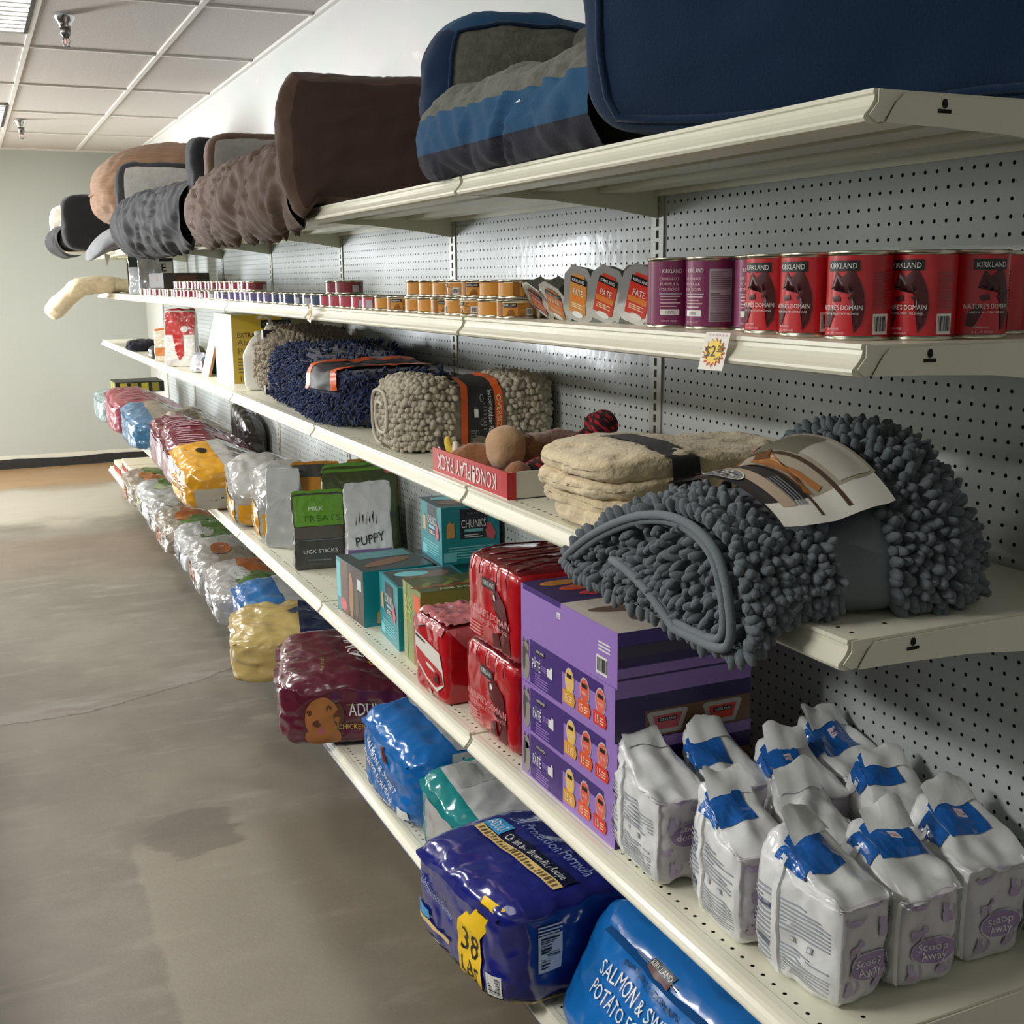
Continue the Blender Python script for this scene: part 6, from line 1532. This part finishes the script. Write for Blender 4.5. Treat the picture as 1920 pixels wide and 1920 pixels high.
def pr_adult(m, s):
    t = s.fn('+z'); f = s.fn('-x'); g = s.fn('-y')
    m.text(t, 'ADULT', -.15, .15, .17, WHITE, .002, rot=PI / 2 + .1, width=.85); m.text(t, 'CHICKEN, RICE', .02, .0, .10, ygr, .002, rot=PI / 2 + .1, width=1.0); m.text(t, '& VEGETABLE', .14, .10, .06, ygr, .002, rot=PI / 2 + .1, width=.6); m.text(t, 'Grand Recipe' if False else 'Formula', -.5, -.45, .05, ink('olive_letters', (130, 126, 50)), .002, rot=PI / 2, width=.4); m.disc(t, .42, .35, .16, .20, dogf, 14, .0018)
    m.text(g, 'ADULT', -.02, .16, .38, WHITE, .003, width=.42); m.text(g, 'CHICKEN, RICE & VEGETABLE', .12, -.36, .16, ygr, .002, width=.95); m.lines(g, .0, -.72, .7, -.60, 2, ygr, 3, .0016)
    m.disc(g, -.52, -.05, .19, .62, dogf, 20, .0016); m.disc(g, -.52, -.62, .20, .34, dogf, 16, .0014); m.disc(g, -.66, .10, .035, .10, dogm, 10, .002); m.disc(g, -.44, .22, .035, .10, dogm, 10, .002); m.disc(g, -.58, -.20, .05, .10, dogm, 10, .0022); m.disc(g, -.54, -.42, .04, .12, ink('tongue', (176, 96, 96)), 10, .0022); m.disc(g, -.34, .0, .06, .36, dogm, 12, .0019)
    m.rect(g, -.25, .28, .02, .31, ink('olive_letters', (130, 126, 50)), 3, 1, .002)
    m.text(f, 'KIRKLAND', .15, .2, .2, WHITE, .002, rot=-.35, width=.5)
kibble('wine red adult kibble bag with retriever face, hanging over the deck edge', 'kibble_bag', (-.325, .06, ZK + .002), .56, .48, .235, mar_big, -15, R_(4), 0, 4.6, 206, pr_adult, GD, .3, .010)
def pr_tan(m, s):
    t = s.fn('+z'); f = s.fn('-x'); g = s.fn('-y')
    m.rect(t, -.15, -.98, .98, .98, nvf, 30, 30, .0014); m.rect(g, -.25, -.9, .95, .97, nvf, 14, 8, .0014)
    m.poly(t, [(-.30, .2), (-.02, .95), (.5, .7), (.7, .0), (.1, -.2)], ink('slate_diamond', (70, 84, 110)), .002); m.text(t, 'ELITE' if False else 'ULTRA', .2, .35, .16, ink('diamond_txt', (150, 168, 190)), .0026, rot=.4, width=.6); m.lines(f, -.5, .3, .4, .55, 2, ink('tan_dark', (120, 100, 56)), 2)
    m.rect(f, -.98, -.98, .9, -.80, ygold, 10, 2, .0016)
kibble('tan and navy kibble bag overhanging the deck beyond the wine red bag', 'kibble_bag', (-.345, .66, ZK + .002), .58, .38, .195, tanf, -13, R_(8), 0, 4, 207, pr_tan, GD, .3, .012)
kibble('crinkled mid blue kibble bag between the tan bag and green bags', 'kibble_bag', (-.285, 1.02, ZK), .50, .40, .205, film('mid_blue_film', (52, 120, 188), .16, .9, .7, 16), 0, R_(8), 0, 4.2, 208, lambda m, s: (m.rect(s.fn('+z'), -.35, -.98, .98, .98, bgrey, 14, 14, .0014), m.disc(s.fn('+z'), .2, -.5, .1, .14, BLACK, 12, .002), m.rect(s.fn('-y'), -.3, -.9, .95, .95, nvf, 10, 6, .0014)), GD)
def pr_mix(z1, z2, z3):
    def pr(m, s):
        t = s.fn('+z'); f = s.fn('-x')
        m.rect(t, -.55, -.98, .98, .1, z2, 20, 16, .0014); m.rect(t, -.45, .1, .98, .98, z3, 18, 14, .0014); m.disc(t, -.45, .1, .2, .3, z1, 12, .002); m.lines(t, .0, -.5, .5, .0, 4, ink('dark_green_txt', (50, 66, 40)), 5, .002); m.rect(f, -.6, -.5, .3, .3, z1, 8, 5, .0014); m.lines(f, -.5, -.4, .2, .2, 4, GREY, 3, .002)
    return pr
rows = (('silver fronted green and rust kibble bag next to the mid blue one', 1.48, .44, .20, sil_f, (bgrey, greenf, orgf)),
        ('brown and silver crinkled kibble bag, second beyond the mid blue one', 1.96, .46, .205, sil_f, (orgf, gry, sil_f)),
        ('white labelled green kibble bag, third beyond the mid blue one', 2.45, .46, .19, bgrey, (bgrey, greenf, greenf)),
        ('rust cornered green kibble bag, fourth beyond the mid blue one', 2.93, .46, .185, gry, (orgf, greenf, orgf)),
        ('silver crinkled kibble bag, fifth beyond the mid blue one', 3.40, .44, .18, sil_f, (sil_f, gry, sil_f)),
        ('pale green and white kibble bag, sixth beyond the mid blue one', 3.88, .46, .20, bgrey, (film('pale_green_film', (164, 176, 132), .25, .7, .5, 16), bgrey, greenf)),
        ('rust and green kibble bag beside the far red and white boxes', 4.38, .44, .20, gry, (orgf, orgf, greenf)))
for i, (lab, y, d, h, m1, z) in enumerate(rows):
    kibble(lab, 'kibble_bag', (-.325 + .012 * (i % 3), y, ZK), .48, d, h * .86, m1, (i * 37 % 9) - 4, R_(9), 0, 4, 210 + i, pr_mix(*z), GD, .4, .012)
# --- red and white flat boxes at the far end of the deck
rcard = card('red_stripe', (150, 44, 44)); wcard = card('cream_card', (232, 222, 198)); brc = ink('brown_photo', (120, 60, 40))
def pr_flat(m, F):
    for q, w in ((F['-x'], .18), (F['-y'], .20)): m.rect(q, -w, -.036, w, .010, rcard, 1, 1, .0006); m.rect(q, -w * .7, -.030, -w * .2, .006, brc, 1, 1, .0010)
for i, (y, z, lab) in enumerate(((4.85, 0, 'cream and red flat box nearest the rust bag, lower of two'), (4.87, .0755, 'cream and red flat box stacked on the nearest one'), (5.25, 0, 'cream and red flat box, middle of the far deck end, lower'), (5.24, .0755, 'cream and red flat box, middle of the far deck end, upper'), (5.75, 0, 'cream and red flat box standing last at the far deck end'))):
    carton('flat_box', lab, 'box', (-.27, y, ZK + z), .40, .36, .075, wcard, R_((i * 7 % 5) - 2), 'cream and red flat boxes', pr_flat)
